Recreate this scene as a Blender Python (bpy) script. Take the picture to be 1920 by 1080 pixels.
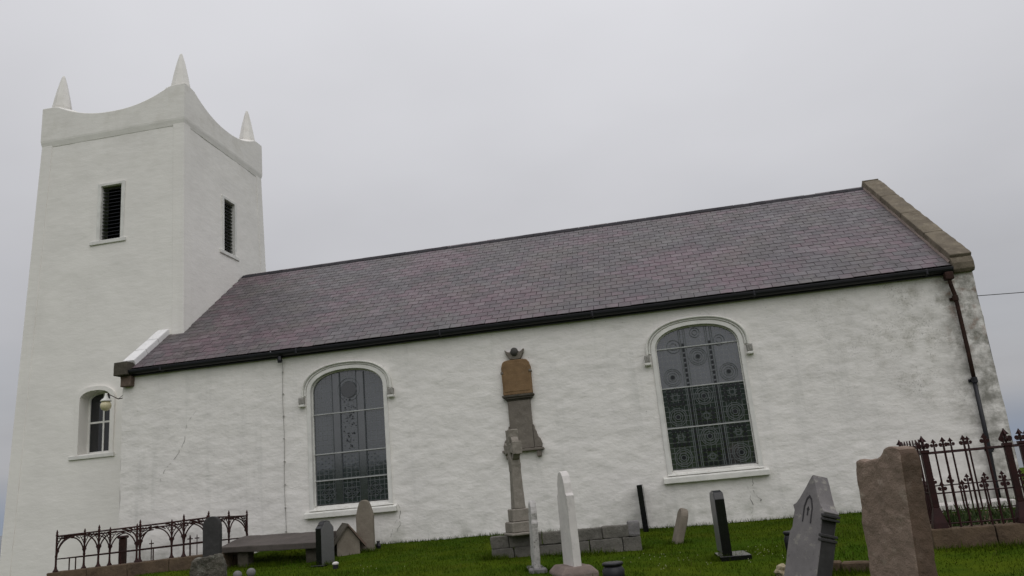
import bpy, bmesh, math, random
import numpy as np
from mathutils import Vector, Matrix, Euler, noise
for o in list(bpy.data.objects): bpy.data.objects.remove(o)
random.seed(7); rng = np.random.default_rng(7)
scene = bpy.context.scene
COL = scene.collection
PI = math.pi
# ------------------------------------------------------------------ camera
cam_data = bpy.data.cameras.new('camera'); cam = bpy.data.objects.new('camera', cam_data); COL.objects.link(cam)
cam_data.sensor_width = 36; cam_data.lens = 27.715; cam_data.clip_start = .1; cam_data.clip_end = 20000
CAM = Vector((13.229, -18.200, 1.078)); yaw, pitch, roll = -.15809, .24411, -.09344
fwd = Vector((math.sin(yaw)*math.cos(pitch), math.cos(yaw)*math.cos(pitch), math.sin(pitch)))
rt = Vector((math.cos(yaw), -math.sin(yaw), 0)); up = rt.cross(fwd)
R2 = rt*math.cos(roll)+up*math.sin(roll); U2 = up*math.cos(roll)-rt*math.sin(roll)
m = Matrix((R2, U2, -fwd)).transposed().to_4x4(); m.translation = CAM
cam.matrix_world = m
scene.camera = cam
# ------------------------------------------------------------------ world, sun, exposure
SUN_EL, SUN_AZ = math.radians(46), math.radians(156)      # azimuth clockwise from +Y
w = bpy.data.worlds.new('World'); scene.world = w; w.use_nodes = True
nt = w.node_tree; N = nt.nodes; Lk = nt.links; N.clear()
def wn(t, **k):
    n = N.new(t)
    for a, b in k.items(): setattr(n, a, b)
    return n
def wmath(op, a, b=None, c=None):
    n = wn('ShaderNodeMath', operation=op)
    for i, v in enumerate((a, b, c)):
        if v is None: continue
        if isinstance(v, (int, float)): n.inputs[i].default_value = v
        else: Lk.new(v, n.inputs[i])
    return n.outputs[0]
out = wn('ShaderNodeOutputWorld'); bg = wn('ShaderNodeBackground'); bg.inputs['Strength'].default_value = .1
sky = wn('ShaderNodeTexSky', sky_type='NISHITA'); sky.sun_disc = False
sky.sun_elevation = SUN_EL; sky.sun_rotation = SUN_AZ
tc = wn('ShaderNodeTexCoord'); sep = wn('ShaderNodeSeparateXYZ'); Lk.new(tc.outputs['Generated'], sep.inputs[0])
zc = wmath('MAXIMUM', sep.outputs['Z'], 0.0)
den = wmath('ADD', zc, .16)
cx_ = wmath('DIVIDE', sep.outputs['X'], den); cy_ = wmath('DIVIDE', sep.outputs['Y'], den)
comb = wn('ShaderNodeCombineXYZ'); Lk.new(cx_, comb.inputs[0]); Lk.new(cy_, comb.inputs[1])
n1 = wn('ShaderNodeTexNoise'); n1.inputs['Scale'].default_value = .55; n1.inputs['Detail'].default_value = 5; n1.inputs['Roughness'].default_value = .5
n2 = wn('ShaderNodeTexNoise'); n2.inputs['Scale'].default_value = .35; n2.inputs['Detail'].default_value = 3
SKY_OFF = (4.2, -18.01, 4.54)
shift = wn('ShaderNodeVectorMath', operation='ADD'); Lk.new(comb.outputs[0], shift.inputs[0]); shift.inputs[1].default_value = SKY_OFF
Lk.new(shift.outputs[0], n1.inputs['Vector']); Lk.new(comb.outputs[0], n2.inputs['Vector'])
# overcast luminance rising towards the zenith, gently mottled
lum = wmath('MULTIPLY_ADD', zc, .74, .358)
mot = wmath('MULTIPLY_ADD', wmath('SUBTRACT', n1.outputs['Fac'], .5), .60, 1.0)
lum = wmath('MULTIPLY', lum, mot)
lum10 = wmath('MULTIPLY', lum, 10.0)
cc = wn('ShaderNodeVectorMath', operation='SCALE'); cc.inputs[0].default_value = (.985, .985, 1.03); Lk.new(lum10, cc.inputs['Scale'])
# thin places low down let a little blue through
thin = wn('ShaderNodeMapRange'); Lk.new(n2.outputs['Fac'], thin.inputs[0])
thin.inputs[1].default_value = .5; thin.inputs[2].default_value = .72; thin.inputs[3].default_value = .03; thin.inputs[4].default_value = .12
mix = wn('ShaderNodeMix', data_type='RGBA'); Lk.new(thin.outputs[0], mix.inputs[0])
Lk.new(cc.outputs[0], mix.inputs[6]); Lk.new(sky.outputs[0], mix.inputs[7])
# blue-grey distant bank along the horizon
band = wn('ShaderNodeMapRange'); Lk.new(zc, band.inputs[0])
band.inputs[1].default_value = .06; band.inputs[2].default_value = .01; band.inputs[3].default_value = 0; band.inputs[4].default_value = .9
mixb = wn('ShaderNodeMix', data_type='RGBA'); Lk.new(band.outputs[0], mixb.inputs[0]); Lk.new(mix.outputs[2], mixb.inputs[6]); mixb.inputs[7].default_value = (2.45, 2.85, 3.6, 1)
Lk.new(mixb.outputs[2], bg.inputs['Color']); Lk.new(bg.outputs[0], out.inputs[0])
sd = bpy.data.lights.new('sun', 'SUN'); sd.energy = .66; sd.angle = math.radians(70); sd.color = (1, .97, .93)
so = bpy.data.objects.new('sun', sd); COL.objects.link(so)
sdir = Vector((math.sin(SUN_AZ)*math.cos(SUN_EL), math.cos(SUN_AZ)*math.cos(SUN_EL), math.sin(SUN_EL)))
so.rotation_euler = sdir.to_track_quat('Z', 'Y').to_euler(); so.location = (10, -30, 40)
vs = scene.view_settings; vs.view_transform = 'Standard'; vs.look = 'None'; vs.exposure = 0; vs.gamma = 1; vs.use_curve_mapping = False
scene.render.resolution_x = 1024; scene.render.resolution_y = 576

# ------------------------------------------------------------------ materials
class NT:
    def __init__(s, name):
        s.m = bpy.data.materials.new(name); s.m.use_nodes = True; s.t = s.m.node_tree; s.n = s.t.nodes; s.l = s.t.links
        s.b = s.n['Principled BSDF']; s.tc = s.n.new('ShaderNodeTexCoord')
    def link(s, a, b): s.l.new(a, b)
    def vec(s, scale=(1,1,1), src='Object'):
        mp = s.n.new('ShaderNodeMapping'); mp.inputs['Scale'].default_value = scale
        s.link(s.tc.outputs[src], mp.inputs[0]); return mp.outputs[0]
    def noise(s, sc, det=4, rough=.55, v=None, dist=0):
        n = s.n.new('ShaderNodeTexNoise'); n.inputs['Scale'].default_value = sc; n.inputs['Detail'].default_value = det
        n.inputs['Roughness'].default_value = rough; n.inputs['Distortion'].default_value = dist
        s.link(v if v else s.tc.outputs['Object'], n.inputs['Vector']); return n.outputs['Fac']
    def vor(s, sc, v=None):
        n = s.n.new('ShaderNodeTexVoronoi'); n.inputs['Scale'].default_value = sc
        s.link(v if v else s.tc.outputs['Object'], n.inputs['Vector']); return n.outputs['Distance']
    def rng(s, x, a, b, c=0., d=1.):
        n = s.n.new('ShaderNodeMapRange'); n.clamp = True
        s.link(x, n.inputs[0])
        for i, v in enumerate((a, b, c, d)): n.inputs[i+1].default_value = v
        return n.outputs[0]
    def math(s, op, a, b=None):
        n = s.n.new('ShaderNodeMath'); n.operation = op
        for i, v in enumerate((a, b)):
            if v is None: continue
            if isinstance(v, (int, float)): n.inputs[i].default_value = v
            else: s.link(v, n.inputs[i])
        return n.outputs[0]
    def mix(s, f, a, b):
        n = s.n.new('ShaderNodeMix'); n.data_type = 'RGBA'
        if isinstance(f, (int, float)): n.inputs[0].default_value = f
        else: s.link(f, n.inputs[0])
        for i, v in ((6, a), (7, b)):
            if isinstance(v, tuple): n.inputs[i].default_value = (*v, 1) if len(v) == 3 else v
            else: s.link(v, n.inputs[i])
        return n.outputs[2]
    def xyz(s):
        n = s.n.new('ShaderNodeSeparateXYZ'); s.link(s.tc.outputs['Object'], n.inputs[0]); return n.outputs
    def bump(s, h, strength=.5, dist=.01, prev=None):
        n = s.n.new('ShaderNodeBump'); n.inputs['Strength'].default_value = strength; n.inputs['Distance'].default_value = dist
        s.link(h, n.inputs['Height'])
        if prev: s.link(prev, n.inputs['Normal'])
        return n.outputs[0]
    def done(s, col, rough=.9, nrm=None, spec=.3, metal=0.):
        if isinstance(col, tuple): s.b.inputs['Base Color'].default_value = (*col, 1)
        else: s.link(col, s.b.inputs['Base Color'])
        if isinstance(rough, (int, float)): s.b.inputs['Roughness'].default_value = rough
        else: s.link(rough, s.b.inputs['Roughness'])
        s.b.inputs['Specular IOR Level'].default_value = spec; s.b.inputs['Metallic'].default_value = metal
        if nrm: s.link(nrm, s.b.inputs['Normal'])
        return s.m
M = {}
def plaster_nave():
    t = NT('limewashed_rubble'); X, Y, Z = t.xyz()
    v = t.vec((.7, .7, 1.35))
    a = t.noise(1.1, 5); c = t.mix(t.rng(a, .35, .7), (.835, .808, .77), (.75, .727, .695))
    lo = t.noise(7, 5, .6, v); c = t.mix(t.rng(lo, .55, .8, 0, .35), c, (.52, .51, .49))
    # vertical grey weather streaks
    st = t.noise(1.6, 4, .6, t.vec((2.2, 1, .16))); c = t.mix(t.rng(st, .55, .8, 0, .4), c, (.50, .50, .47))
    # black lichen specks, thick towards the east end
    sp = t.noise(26, 3, .7); msk = t.math('MULTIPLY', t.rng(X, 16.2, 19.2), t.rng(Z, 1.4, 2.6))
    cl = t.noise(1.3, 3, .6); mk = t.math('MULTIPLY', msk, t.rng(cl, .42, .6))
    c = t.mix(t.math('MULTIPLY', mk, t.rng(sp, .54, .68, 0, .75)), c, (.14, .135, .12))
    c = t.mix(t.math('MULTIPLY', mk, t.rng(t.noise(3.2, 5, .65), .42, .66, 0, .75)), c, (.36, .345, .29))
    sp2 = t.noise(17, 3, .65, t.vec((.8, .8, 1.5))); c = t.mix(t.rng(sp2, .66, .74, 0, .6), c, (.25, .25, .24))
    # heavy staining on the end pier beside the downpipe, with rust
    e = t.math('MULTIPLY', t.rng(X, 19.35, 20.1), t.rng(t.noise(3.2, 5, .65), .36, .62))
    c = t.mix(t.math('MULTIPLY', e, .8), c, (.17, .165, .14))
    rs = t.math('MULTIPLY', t.math('MULTIPLY', t.rng(X, 19.6, 19.95), t.rng(Z, 2.4, 3.6)), t.rng(t.noise(5, 3), .52, .66))
    c = t.mix(t.math('MULTIPLY', rs, .55), c, (.20, .10, .06))
    # green-grey rising damp near the ground
    dz = t.math('MULTIPLY', t.rng(Z, .75, .0), t.rng(t.noise(2.6, 5, .6), .42, .68)); c = t.mix(t.math('MULTIPLY', dz, .6), c, (.33, .34, .28))
    h1 = t.noise(6, 5, .6, v); h2 = t.noise(38, 3, .6); h3 = t.vor(11, v)
    h0 = t.noise(2.3, 5, .62, t.vec((.8, .8, 1.15))); nb = t.bump(h0, .34, .06); nb = t.bump(h1, .36, .032, nb); nb = t.bump(h3, .16, .02, nb); nb = t.bump(h2, .35, .006, nb)
    return t.done(c, .92, nb, .2)
def plaster_tower():
    t = NT('tower_render'); X, Y, Z = t.xyz()
    a = t.noise(.8, 5); c = t.mix(t.rng(a, .35, .7), (.82, .797, .752), (.765, .742, .702))
    st = t.noise(1.1, 5, .6, t.vec((1.6, 1.6, .15))); c = t.mix(t.rng(st, .58, .85, 0, .25), c, (.55, .53, .48))
    d = t.math('MULTIPLY', t.rng(Z, 10.5, 13.2), t.rng(t.noise(1.8, 5, .65), .46, .72)); c = t.mix(t.math('MULTIPLY', d, .28), c, (.46, .43, .36))
    sp = t.noise(30, 2, .6); c = t.mix(t.rng(sp, .72, .78, 0, .4), c, (.35, .34, .32))
    nb = t.bump(t.noise(5, 5, .6, t.vec((.6, .6, 1.6))), .3, .03); nb = t.bump(t.noise(45, 3), .25, .005, nb)
    return t.done(c, .9, nb, .2)
def simple(name, col, rough=.8, spec=.3, var=.15, sc=6, bump=.2, dark=None, metal=0., bd=.006):
    t = NT(name); a = t.noise(sc, 5)
    d = dark or tuple(x*(1-var*2) for x in col)
    c = t.mix(t.rng(a, .3, .7), col, d)
    return t.done(c, rough, t.bump(t.noise(sc*5, 4), bump, bd), spec, metal)
def stone(name, col, col2, lich=(.45, .45, .40), la=.35, sc=3., bump=.5, bd=.012, spots=None, rough=.93):
    t = NT(name); a = t.noise(sc, 6, .62)
    c = t.mix(t.rng(a, .33, .68), col, col2)
    c = t.mix(t.rng(t.noise(sc*2.3, 5, .65), .56, .74, 0, la), c, lich)
    c = t.mix(t.rng(t.noise(sc*9, 3, .6), .6, .75, 0, .4), c, tuple(x*.45 for x in col2))
    if spots: c = t.mix(t.rng(t.noise(sc*5, 4, .6, dist=.6), .62, .68, 0, .85), c, spots)
    nb = t.bump(t.noise(sc*4, 6, .65), bump, bd*2); nb = t.bump(t.noise(sc*20, 4, .6), bump, bd*.5, nb)
    return t.done(c, rough, nb, .2)
M['nave'] = plaster_nave(); M['tower'] = plaster_tower()
M['trim'] = simple('white_painted_trim', (.78, .77, .73), .75, .3, .1, 4, .2)
M['trim_old'] = stone('flaking_white_paint', (.77, .76, .71), (.66, .65, .61), (.40, .36, .30), .5, 3.5, .3, .006)
M['copw'] = simple('white_coping_paint', (.82, .81, .80), .7, .3, .06, 5, .2)
M['copst'] = stone('lichened_coping_stone', (.20, .17, .125), (.125, .105, .08), (.31, .27, .20), .55, 2.2, .6, .015)
M['kneel'] = stone('brown_kneeler_stone', (.10, .09, .07), (.06, .053, .043), (.16, .14, .11), .4, 5)
M['brick'] = stone('red_brown_stone', (.16, .115, .09), (.11, .085, .07), (.24, .2, .17), .4, 6)
M['black'] = simple('black_gutter_paint', (.012, .012, .017), .45, .4, .2, 5, .15)
M['rust'] = stone('rusty_iron', (.046, .022, .016), (.020, .012, .010), (.085, .04, .025), .4, 6, .4, .004, rough=.8)
M['iron'] = stone('red_brown_iron', (.045, .015, .013), (.020, .009, .008), (.065, .028, .018), .4, 9, .3, .003, rough=.6)
M['ironr'] = stone('oxide_red_iron', (.036, .010, .010), (.018, .007, .007), (.05, .02, .015), .35, 9, .3, .003, rough=.55)
M['louvre'] = simple('black_louvre', (.014, .014, .02), .5, .3, .2, 5, .1)
M['darkin'] = simple('dark_interior', (.006, .006, .007), .9, .1)
M['bar'] = simple('pale_glazing_bar', (.42, .43, .42), .6, .3, .12, 8, .1)
M['lead'] = simple('lead_came', (.125, .140, .144), .5, .4, .15, 8, .1)
M['lead_dim'] = simple('dull_lead_came', (.09, .10, .104), .5, .4, .15, 8, .1)
M['band'] = simple('pale_glass_band', (.040, .047, .050), .10, .5, .2, 5, .05); M['band'].node_tree.nodes['Principled BSDF'].inputs['IOR'].default_value = 2.4
M['disc'] = simple('smoked_glass_disc', (.016, .019, .020), .12, .5, .2, 6, .05); M['disc'].node_tree.nodes['Principled BSDF'].inputs['IOR'].default_value = 2.0
M['darkglass'] = simple('dark_glass_square', (.006, .008, .010), .22, .5, .1, 8, .02)
def glass():
    t = NT('leaded_pane'); a = t.noise(3.5, 4); c = t.mix(t.rng(a, .3, .7), (.018, .025, .030), (.032, .040, .046))
    # fine lattice of quarries
    b = t.n.new('ShaderNodeTexBrick'); b.inputs['Scale'].default_value = 1.0; b.offset = 0
    b.inputs['Brick Width'].default_value = .115; b.inputs['Row Height'].default_value = .115; b.inputs['Mortar Size'].default_value = .006
    sx = t.n.new('ShaderNodeSeparateXYZ'); cb = t.n.new('ShaderNodeCombineXYZ'); t.link(t.tc.outputs['Object'], sx.inputs[0])
    t.link(sx.outputs[0], cb.inputs[0]); t.link(sx.outputs[2], cb.inputs[1]); t.link(cb.outputs[0], b.inputs['Vector'])
    c = t.mix(t.math('MULTIPLY', b.outputs['Fac'], .4), c, (.045, .051, .054))
    t.b.inputs['IOR'].default_value = 2.35
    nb = t.bump(t.noise(5, 2), .12, .006)
    return t.done(c, t.math('MULTIPLY_ADD' if False else 'ADD', t.math('MULTIPLY', b.outputs['Fac'], .4), .06), nb, .5)
M['glass'] = glass()
def tglass():
    t = NT('window_pane'); t.b.inputs['IOR'].default_value = 1.6; return t.done((.012, .013, .015), .06, None, .5)
M['tglass'] = tglass()
def slate():
    t = NT('welsh_slate')
    at = t.n.new('ShaderNodeAttribute'); at.attribute_name = 'rnd'; r = at.outputs['Fac']
    at2 = t.n.new('ShaderNodeAttribute'); at2.attribute_name = 'rnd2'; r2 = at2.outputs['Fac']
    geo = t.n.new('ShaderNodeNewGeometry'); P = geo.outputs['Position']
    def pn(sc, d=4, rg=.55):
        n = t.n.new('ShaderNodeTexNoise'); n.inputs['Scale'].default_value = sc; n.inputs['Detail'].default_value = d; n.inputs['Roughness'].default_value = rg
        t.link(P, n.inputs['Vector']); return n.outputs['Fac']
    big = pn(.45, 3)
    hue = t.math('ADD', t.math('MULTIPLY', r, .42), t.math('MULTIPLY', t.rng(big, .38, .62), .7))
    c = t.mix(t.rng(hue, .38, .80), (.094, .083, .089), (.136, .088, .104))
    c = t.mix(t.math('MULTIPLY', r2, .7), c, (.066, .054, .060))
    c = t.mix(t.rng(r2, .0, .06, .4, 0), c, (.17, .15, .155))
    li = t.math('MULTIPLY', t.rng(pn(1.1, 5, .65), .5, .66), t.rng(pn(9, 4, .6), .42, .6)); c = t.mix(t.math('MULTIPLY', li, .6), c, (.15, .15, .138))
    c = t.mix(t.rng(pn(.8, 5, .6), .48, .64, 0, .5), c, (.105, .092, .080))
    c = t.mix(t.rng(pn(2.2, 5, .7), .60, .70, 0, .6), c, (.045, .038, .036))
    c = t.mix(t.math('MULTIPLY', t.rng(pn(1.7, 6, .7), .52, .62), t.rng(pn(14, 4, .65), .45, .6)), c, (.055, .048, .046))
    nb = t.bump(pn(40, 4, .6), .35, .004)
    return t.done(c, t.rng(pn(6), .3, .7, .42, .62), nb, .45)
M['slate'] = slate()
M['ridge'] = stone('dark_ridge_tile', (.045, .042, .046), (.026, .025, .03), (.10, .10, .09), .5, 5, .4, .006)
def grass_mat(name, blade):
    t = NT(name); geo = t.n.new('ShaderNodeNewGeometry')
    def pn(sc, d=4):
        n = t.n.new('ShaderNodeTexNoise'); n.inputs['Scale'].default_value = sc; n.inputs['Detail'].default_value = d
        t.link(geo.outputs['Position'], n.inputs['Vector']); return n.outputs['Fac']
    c = t.mix(t.rng(pn(.55), .32, .68), (.038, .072, .004), (.064, .088, .005))
    c = t.mix(t.rng(pn(2.4), .4, .7, 0, .6), c, (.020, .046, .003))
    c = t.mix(t.rng(pn(.9, 6), .58, .72, 0, .5), c, (.080, .088, .008))
    if blade:
        r = geo.outputs['Random Per Island']; c = t.mix(t.rng(r, .55, 1., 0, .6), c, (.052, .085, .006)); c = t.mix(t.rng(r, .0, .3, .5, 0), c, (.014, .034, .003))
        c = t.mix(t.rng(r, .95, .96, 0, .7), c, (.10, .09, .03))
        return t.done(c, .9, None, .04)
    # far ground turns to darker heath
    sx = t.n.new('ShaderNodeSeparateXYZ'); t.link(geo.outputs['Position'], sx.inputs[0])
    c = t.mix(t.rng(sx.outputs[1], -30, -70, 0, .85), c, (.020, .030, .012))
    return t.done(c, .95, t.bump(pn(20), .5, .03), .02)
M['ground'] = grass_mat('turf', False); M['blade'] = grass_mat('grass_blade', True)
M['daisy'] = simple('daisy_petal', (.36, .36, .22), .7, .2)
def sea():
    t = NT('sea_water'); return t.done((.04, .06, .075), .25, t.bump(t.noise(.05, 4), .4, 1.0), .5)
M['sea'] = sea()
M['sand'] = stone('brown_sandstone', (.265, .198, .158), (.185, .138, .108), (.40, .34, .28), .6, 3.2, .8, .016)
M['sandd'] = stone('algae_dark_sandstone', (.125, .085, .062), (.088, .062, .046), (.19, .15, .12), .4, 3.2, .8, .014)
M['tan'] = stone('tan_gritstone', (.235, .205, .165), (.175, .150, .12), (.30, .28, .24), .4, 5, .4, .008)
M['grey'] = stone('weathered_grey_stone', (.205, .195, .195), (.145, .138, .139), (.33, .32, .29), .5, 4, .4, .008)
M['gothic'] = stone('lichened_grey_stone', (.215, .20, .20), (.155, .146, .147), (.50, .48, .40), .65, 2.6, .4, .007)
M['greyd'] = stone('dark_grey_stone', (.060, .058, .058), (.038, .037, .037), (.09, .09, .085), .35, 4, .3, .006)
M['greyd2'] = stone('sooty_carved_stone', (.10, .095, .088), (.065, .062, .058), (.16, .155, .145), .4, 8, .4, .006)
M['lichen'] = stone('lichen_crusted_stone', (.17, .155, .125), (.085, .08, .066), (.36, .36, .31), .85, 5.5, 1., .03)
M['white'] = stone('white_marble', (.66, .63, .60), (.54, .515, .49), (.32, .31, .30), .4, 4, .25, .005)
M['whitew'] = stone('peeling_white_marble', (.52, .50, .48), (.36, .35, .33), (.10, .095, .085), .9, 7, .5, .008, spots=(.05, .047, .042))
M['granite'] = simple('polished_black_granite', (.008, .008, .009), .16, .5, .2, 60, .02)
M['granitef'] = simple('honed_grey_granite', (.14, .14, .145), .4, .5, .2, 70, .05)
M['block'] = stone('grey_masonry_block', (.165, .155, .135), (.105, .10, .088), (.26, .25, .215), .6, 3.5, .8, .015)
M['kerb'] = stone('brown_kerb_stone', (.135, .095, .062), (.085, .06, .042), (.22, .17, .11), .4, 3, .7, .015)
M['plinth'] = stone('pinkish_plinth_stone', (.24, .19, .165), (.17, .135, .12), (.30, .28, .25), .4, 5, .5, .01)
M['orange'] = stone('ochre_sandstone', (.235, .150, .080), (.170, .108, .058), (.27, .20, .125), .4, 6, .4, .008)
M['pot'] = simple('black_plastic_pot', (.012, .012, .016), .4, .4, .2, 6, .05)
M['rock'] = stone('pale_ochre_rock', (.42, .36, .24), (.30, .25, .17), (.5, .48, .4), .5, 9, .8, .01)
M['globe'] = NT('lamp_globe').done((.62, .56, .36), .25, None, .5)
M['cable'] = simple('grey_cable', (.07, .07, .07), .7)
M['crack'] = simple('wall_crack', (.30, .29, .27), .95, .1)
M['weed'] = simple('weed_leaf', (.045, .075, .018), .7, .2, .3, 8, .1)
M['plaque'] = stone('brown_grey_tablet', (.205, .182, .155), (.150, .132, .112), (.27, .25, .215), .45, 6, .5, .008)
M['stop'] = stone('grey_painted_label', (.40, .39, .36), (.26, .25, .23), (.5, .5, .46), .4, 9, .3, .004)
M['crossst'] = stone('pale_weathered_cross_stone', (.275, .25, .215), (.20, .18, .152), (.36, .34, .30), .5, 7, .5, .008)
M['incise'] = simple('incised_shadow_stone', (.055, .052, .055), .9, .2)

# ------------------------------------------------------------------ helpers
def tag(o, label=None, cat=None, group=None, kind=None):
    if label: o['label'] = label
    if cat: o['category'] = cat
    if group: o['group'] = group
    if kind: o['kind'] = kind
    return o
def empty(name, loc=(0,0,0), rz=0, label=None, cat=None, group=None):
    o = bpy.data.objects.new(name, None); COL.objects.link(o); o.location = loc; o.rotation_euler = (0, 0, rz); o.empty_display_size = .2
    return tag(o, label, cat, group)
def ob(name, me, parent=None, loc=(0,0,0), rot=(0,0,0)):
    o = bpy.data.objects.new(name, me); COL.objects.link(o); o.parent = parent; o.location = loc; o.rotation_euler = rot
    return o
class MB:
    def __init__(s): s.v = []; s.f = []; s.mi = []
    def add(s, vs, fs, mi=0):
        b = len(s.v); s.v += [tuple(v) for v in vs]; s.f += [tuple(i+b for i in f) for f in fs]; s.mi += [mi]*len(fs); return s
    def box(s, x0, x1, y0, y1, z0, z1, mi=0):
        vs = [(x0,y0,z0),(x1,y0,z0),(x1,y1,z0),(x0,y1,z0),(x0,y0,z1),(x1,y0,z1),(x1,y1,z1),(x0,y1,z1)]
        return s.add(vs, [(0,3,2,1),(4,5,6,7),(0,1,5,4),(1,2,6,5),(2,3,7,6),(3,0,4,7)], mi)
    def prism(s, pts, y0, y1, mi=0):            # outline in (x, z), extruded along y; pts counter-clockwise seen from -y
        n = len(pts); vs = [(x, y0, z) for x, z in pts]+[(x, y1, z) for x, z in pts]
        return s.add(vs, [tuple(range(n)), tuple(range(2*n-1, n-1, -1))]+[(i, i+n, (i+1) % n+n, (i+1) % n) for i in range(n)], mi)
    def lathe(s, prof, n=16, c=(0,0), mi=0):
        vs = []; fs = []
        for r, z in prof:
            for k in range(n): a = 2*PI*k/n; vs.append((c[0]+r*math.cos(a), c[1]+r*math.sin(a), z))
        for i in range(len(prof)-1):
            for k in range(n): fs.append((i*n+k, i*n+(k+1) % n, (i+1)*n+(k+1) % n, (i+1)*n+k))
        fs.append(tuple(range(n-1, -1, -1))); fs.append(tuple(range((len(prof)-1)*n, len(prof)*n)))
        return s.add(vs, fs, mi)
    def tube(s, path, r, n=8, mi=0):
        path = [Vector(p) for p in path]; vs = []; fs = []
        rr = r if isinstance(r, (list, tuple)) else [r]*len(path)
        for i, p in enumerate(path):
            t = (path[min(i+1, len(path)-1)]-path[max(i-1, 0)]).normalized()
            a = t.cross(Vector((0, 0, 1)))
            if a.length < .05: a = t.cross(Vector((0, 1, 0)))
            a.normalize(); b = t.cross(a)
            for k in range(n): q = 2*PI*k/n; vs.append(p+(a*math.cos(q)+b*math.sin(q))*rr[i])
        for i in range(len(path)-1):
            for k in range(n): fs.append((i*n+k, i*n+(k+1) % n, (i+1)*n+(k+1) % n, (i+1)*n+k))
        fs.append(tuple(range(n-1, -1, -1))); fs.append(tuple(range((len(path)-1)*n, len(path)*n)))
        return s.add(vs, fs, mi)
    def mesh(s, name, mats, smooth=False, bevel=0, seg=1, sub=0, rough=0, rs=4., seed=0):
        me = bpy.data.meshes.new(name); me.from_pydata(s.v, [], s.f)
        for mt in (mats if isinstance(mats, (list, tuple)) else [mats]): me.materials.append(mt)
        me.polygons.foreach_set('material_index', s.mi)
        bm = bmesh.new(); bm.from_mesh(me)
        bmesh.ops.recalc_face_normals(bm, faces=bm.faces)
        if bevel:
            es = [e for e in bm.edges if len(e.link_faces) == 2 and e.calc_face_angle(0) > .5]
            bmesh.ops.bevel(bm, geom=es, offset=bevel, segments=seg, affect='EDGES', clamp_overlap=True, profile=.6)
        if sub:
            bmesh.ops.triangulate(bm, faces=[f for f in bm.faces if len(f.verts) > 4])
            for _ in range(6):
                es = [e for e in bm.edges if e.calc_length() > sub]
                if not es or len(bm.verts) > 30000: break
                bmesh.ops.subdivide_edges(bm, edges=es, cuts=1)
                bmesh.ops.triangulate(bm, faces=[f for f in bm.faces if len(f.verts) > 4])
        if rough:
            bm.normal_update(); off = Vector((seed*7.3, seed*3.1, seed*1.7))
            mv = [(v, v.normal*rough*(noise.noise(v.co*rs+off)+.5*noise.noise(v.co*rs*2.7+off))) for v in bm.verts]
            for v, d in mv: v.co += d
        bm.to_mesh(me); bm.free()
        if smooth: me.polygons.foreach_set('use_smooth', [True]*len(me.polygons)); 
        return me
    def build(s, name, mats, parent=None, world=True, loc=(0,0,0), rot=(0,0,0), **k):
        if parent is not None and world:
            q = parent
            off = Vector((0,0,0))
            while q is not None: off += Vector(q.location); q = q.parent
            s.v = [(x-off.x, y-off.y, z-off.z) for x, y, z in s.v]
        return ob(name, s.mesh(name, mats, **k), parent, loc, rot)
def smst(a, b, t):
    t = min(1, max(0, (t-a)/(b-a))); return t*t*(3-2*t)
def gz(x, y):
    b = .03-.16*smst(9, 14, x)
    yy = max(-18, min(2, y))
    z = b+.055*max(yy, -7)+.012*(min(yy, -7)+7)
    z += .17*math.exp(-((x-3.4)/1.6)**2-((y+3.1)/.55)**2)
    z += .19*math.exp(-((x-4.7)/1.15)**2-((y+.6)/.75)**2)
    z -= .55*smst(-2.5, -1.9, y)*smst(4.0, 3.2, x)
    if y < -25: z += 9.*smst(-25, -190, y)*(1+.35*noise.noise(Vector((x*.02, y*.01, 3)))+.12*noise.noise(Vector((x*.09, y*.05, 9))))
    if y > 14: z -= 34*smst(14, 140, y)
    if abs(x-10) > 40: z -= 3*smst(40, 160, abs(x-10))*(1 if y > -30 else .2)
    return z

# ------------------------------------------------------------------ ground and sea
def axis(knots):
    out = []
    for a, b, st in knots: out += list(np.arange(a, b, st))
    return out
xs = axis([(-400, -60, 20), (-60, -8, 2), (-8, 26, .25), (26, 80, 3), (80, 420, 20)])
ys = axis([(-400, -20, 10), (-20, -12, 1), (-12, 1.5, .2), (1.5, 20, 1.5), (20, 150, 8)])
V = []; nx, ny = len(xs), len(ys)
for y in ys:
    for x in xs:
        z = gz(x, y)
        if -9 < x < 27 and -13 < y < 1.5: z += .018*noise.noise(Vector((x*1.3, y*1.3, 0)))+.010*noise.noise(Vector((x*4, y*4, 5)))
        V.append((x, y, z))
F = [(j*nx+i, j*nx+i+1, (j+1)*nx+i+1, (j+1)*nx+i) for j in range(ny-1) for i in range(nx-1)]
g = MB().add(V, F).build('ground', M['ground'], smooth=True); tag(g, 'green churchyard turf sloping down from the church wall', 'ground', kind='structure')
s = MB().add([(-9000, -9000, -30), (9000, -9000, -30), (9000, 9000, -30), (-9000, 9000, -30)], [(0, 1, 2, 3)]).build('sea', M['sea'])
tag(s, 'grey blue sea beyond the churchyard', 'sea', kind='structure')

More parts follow.
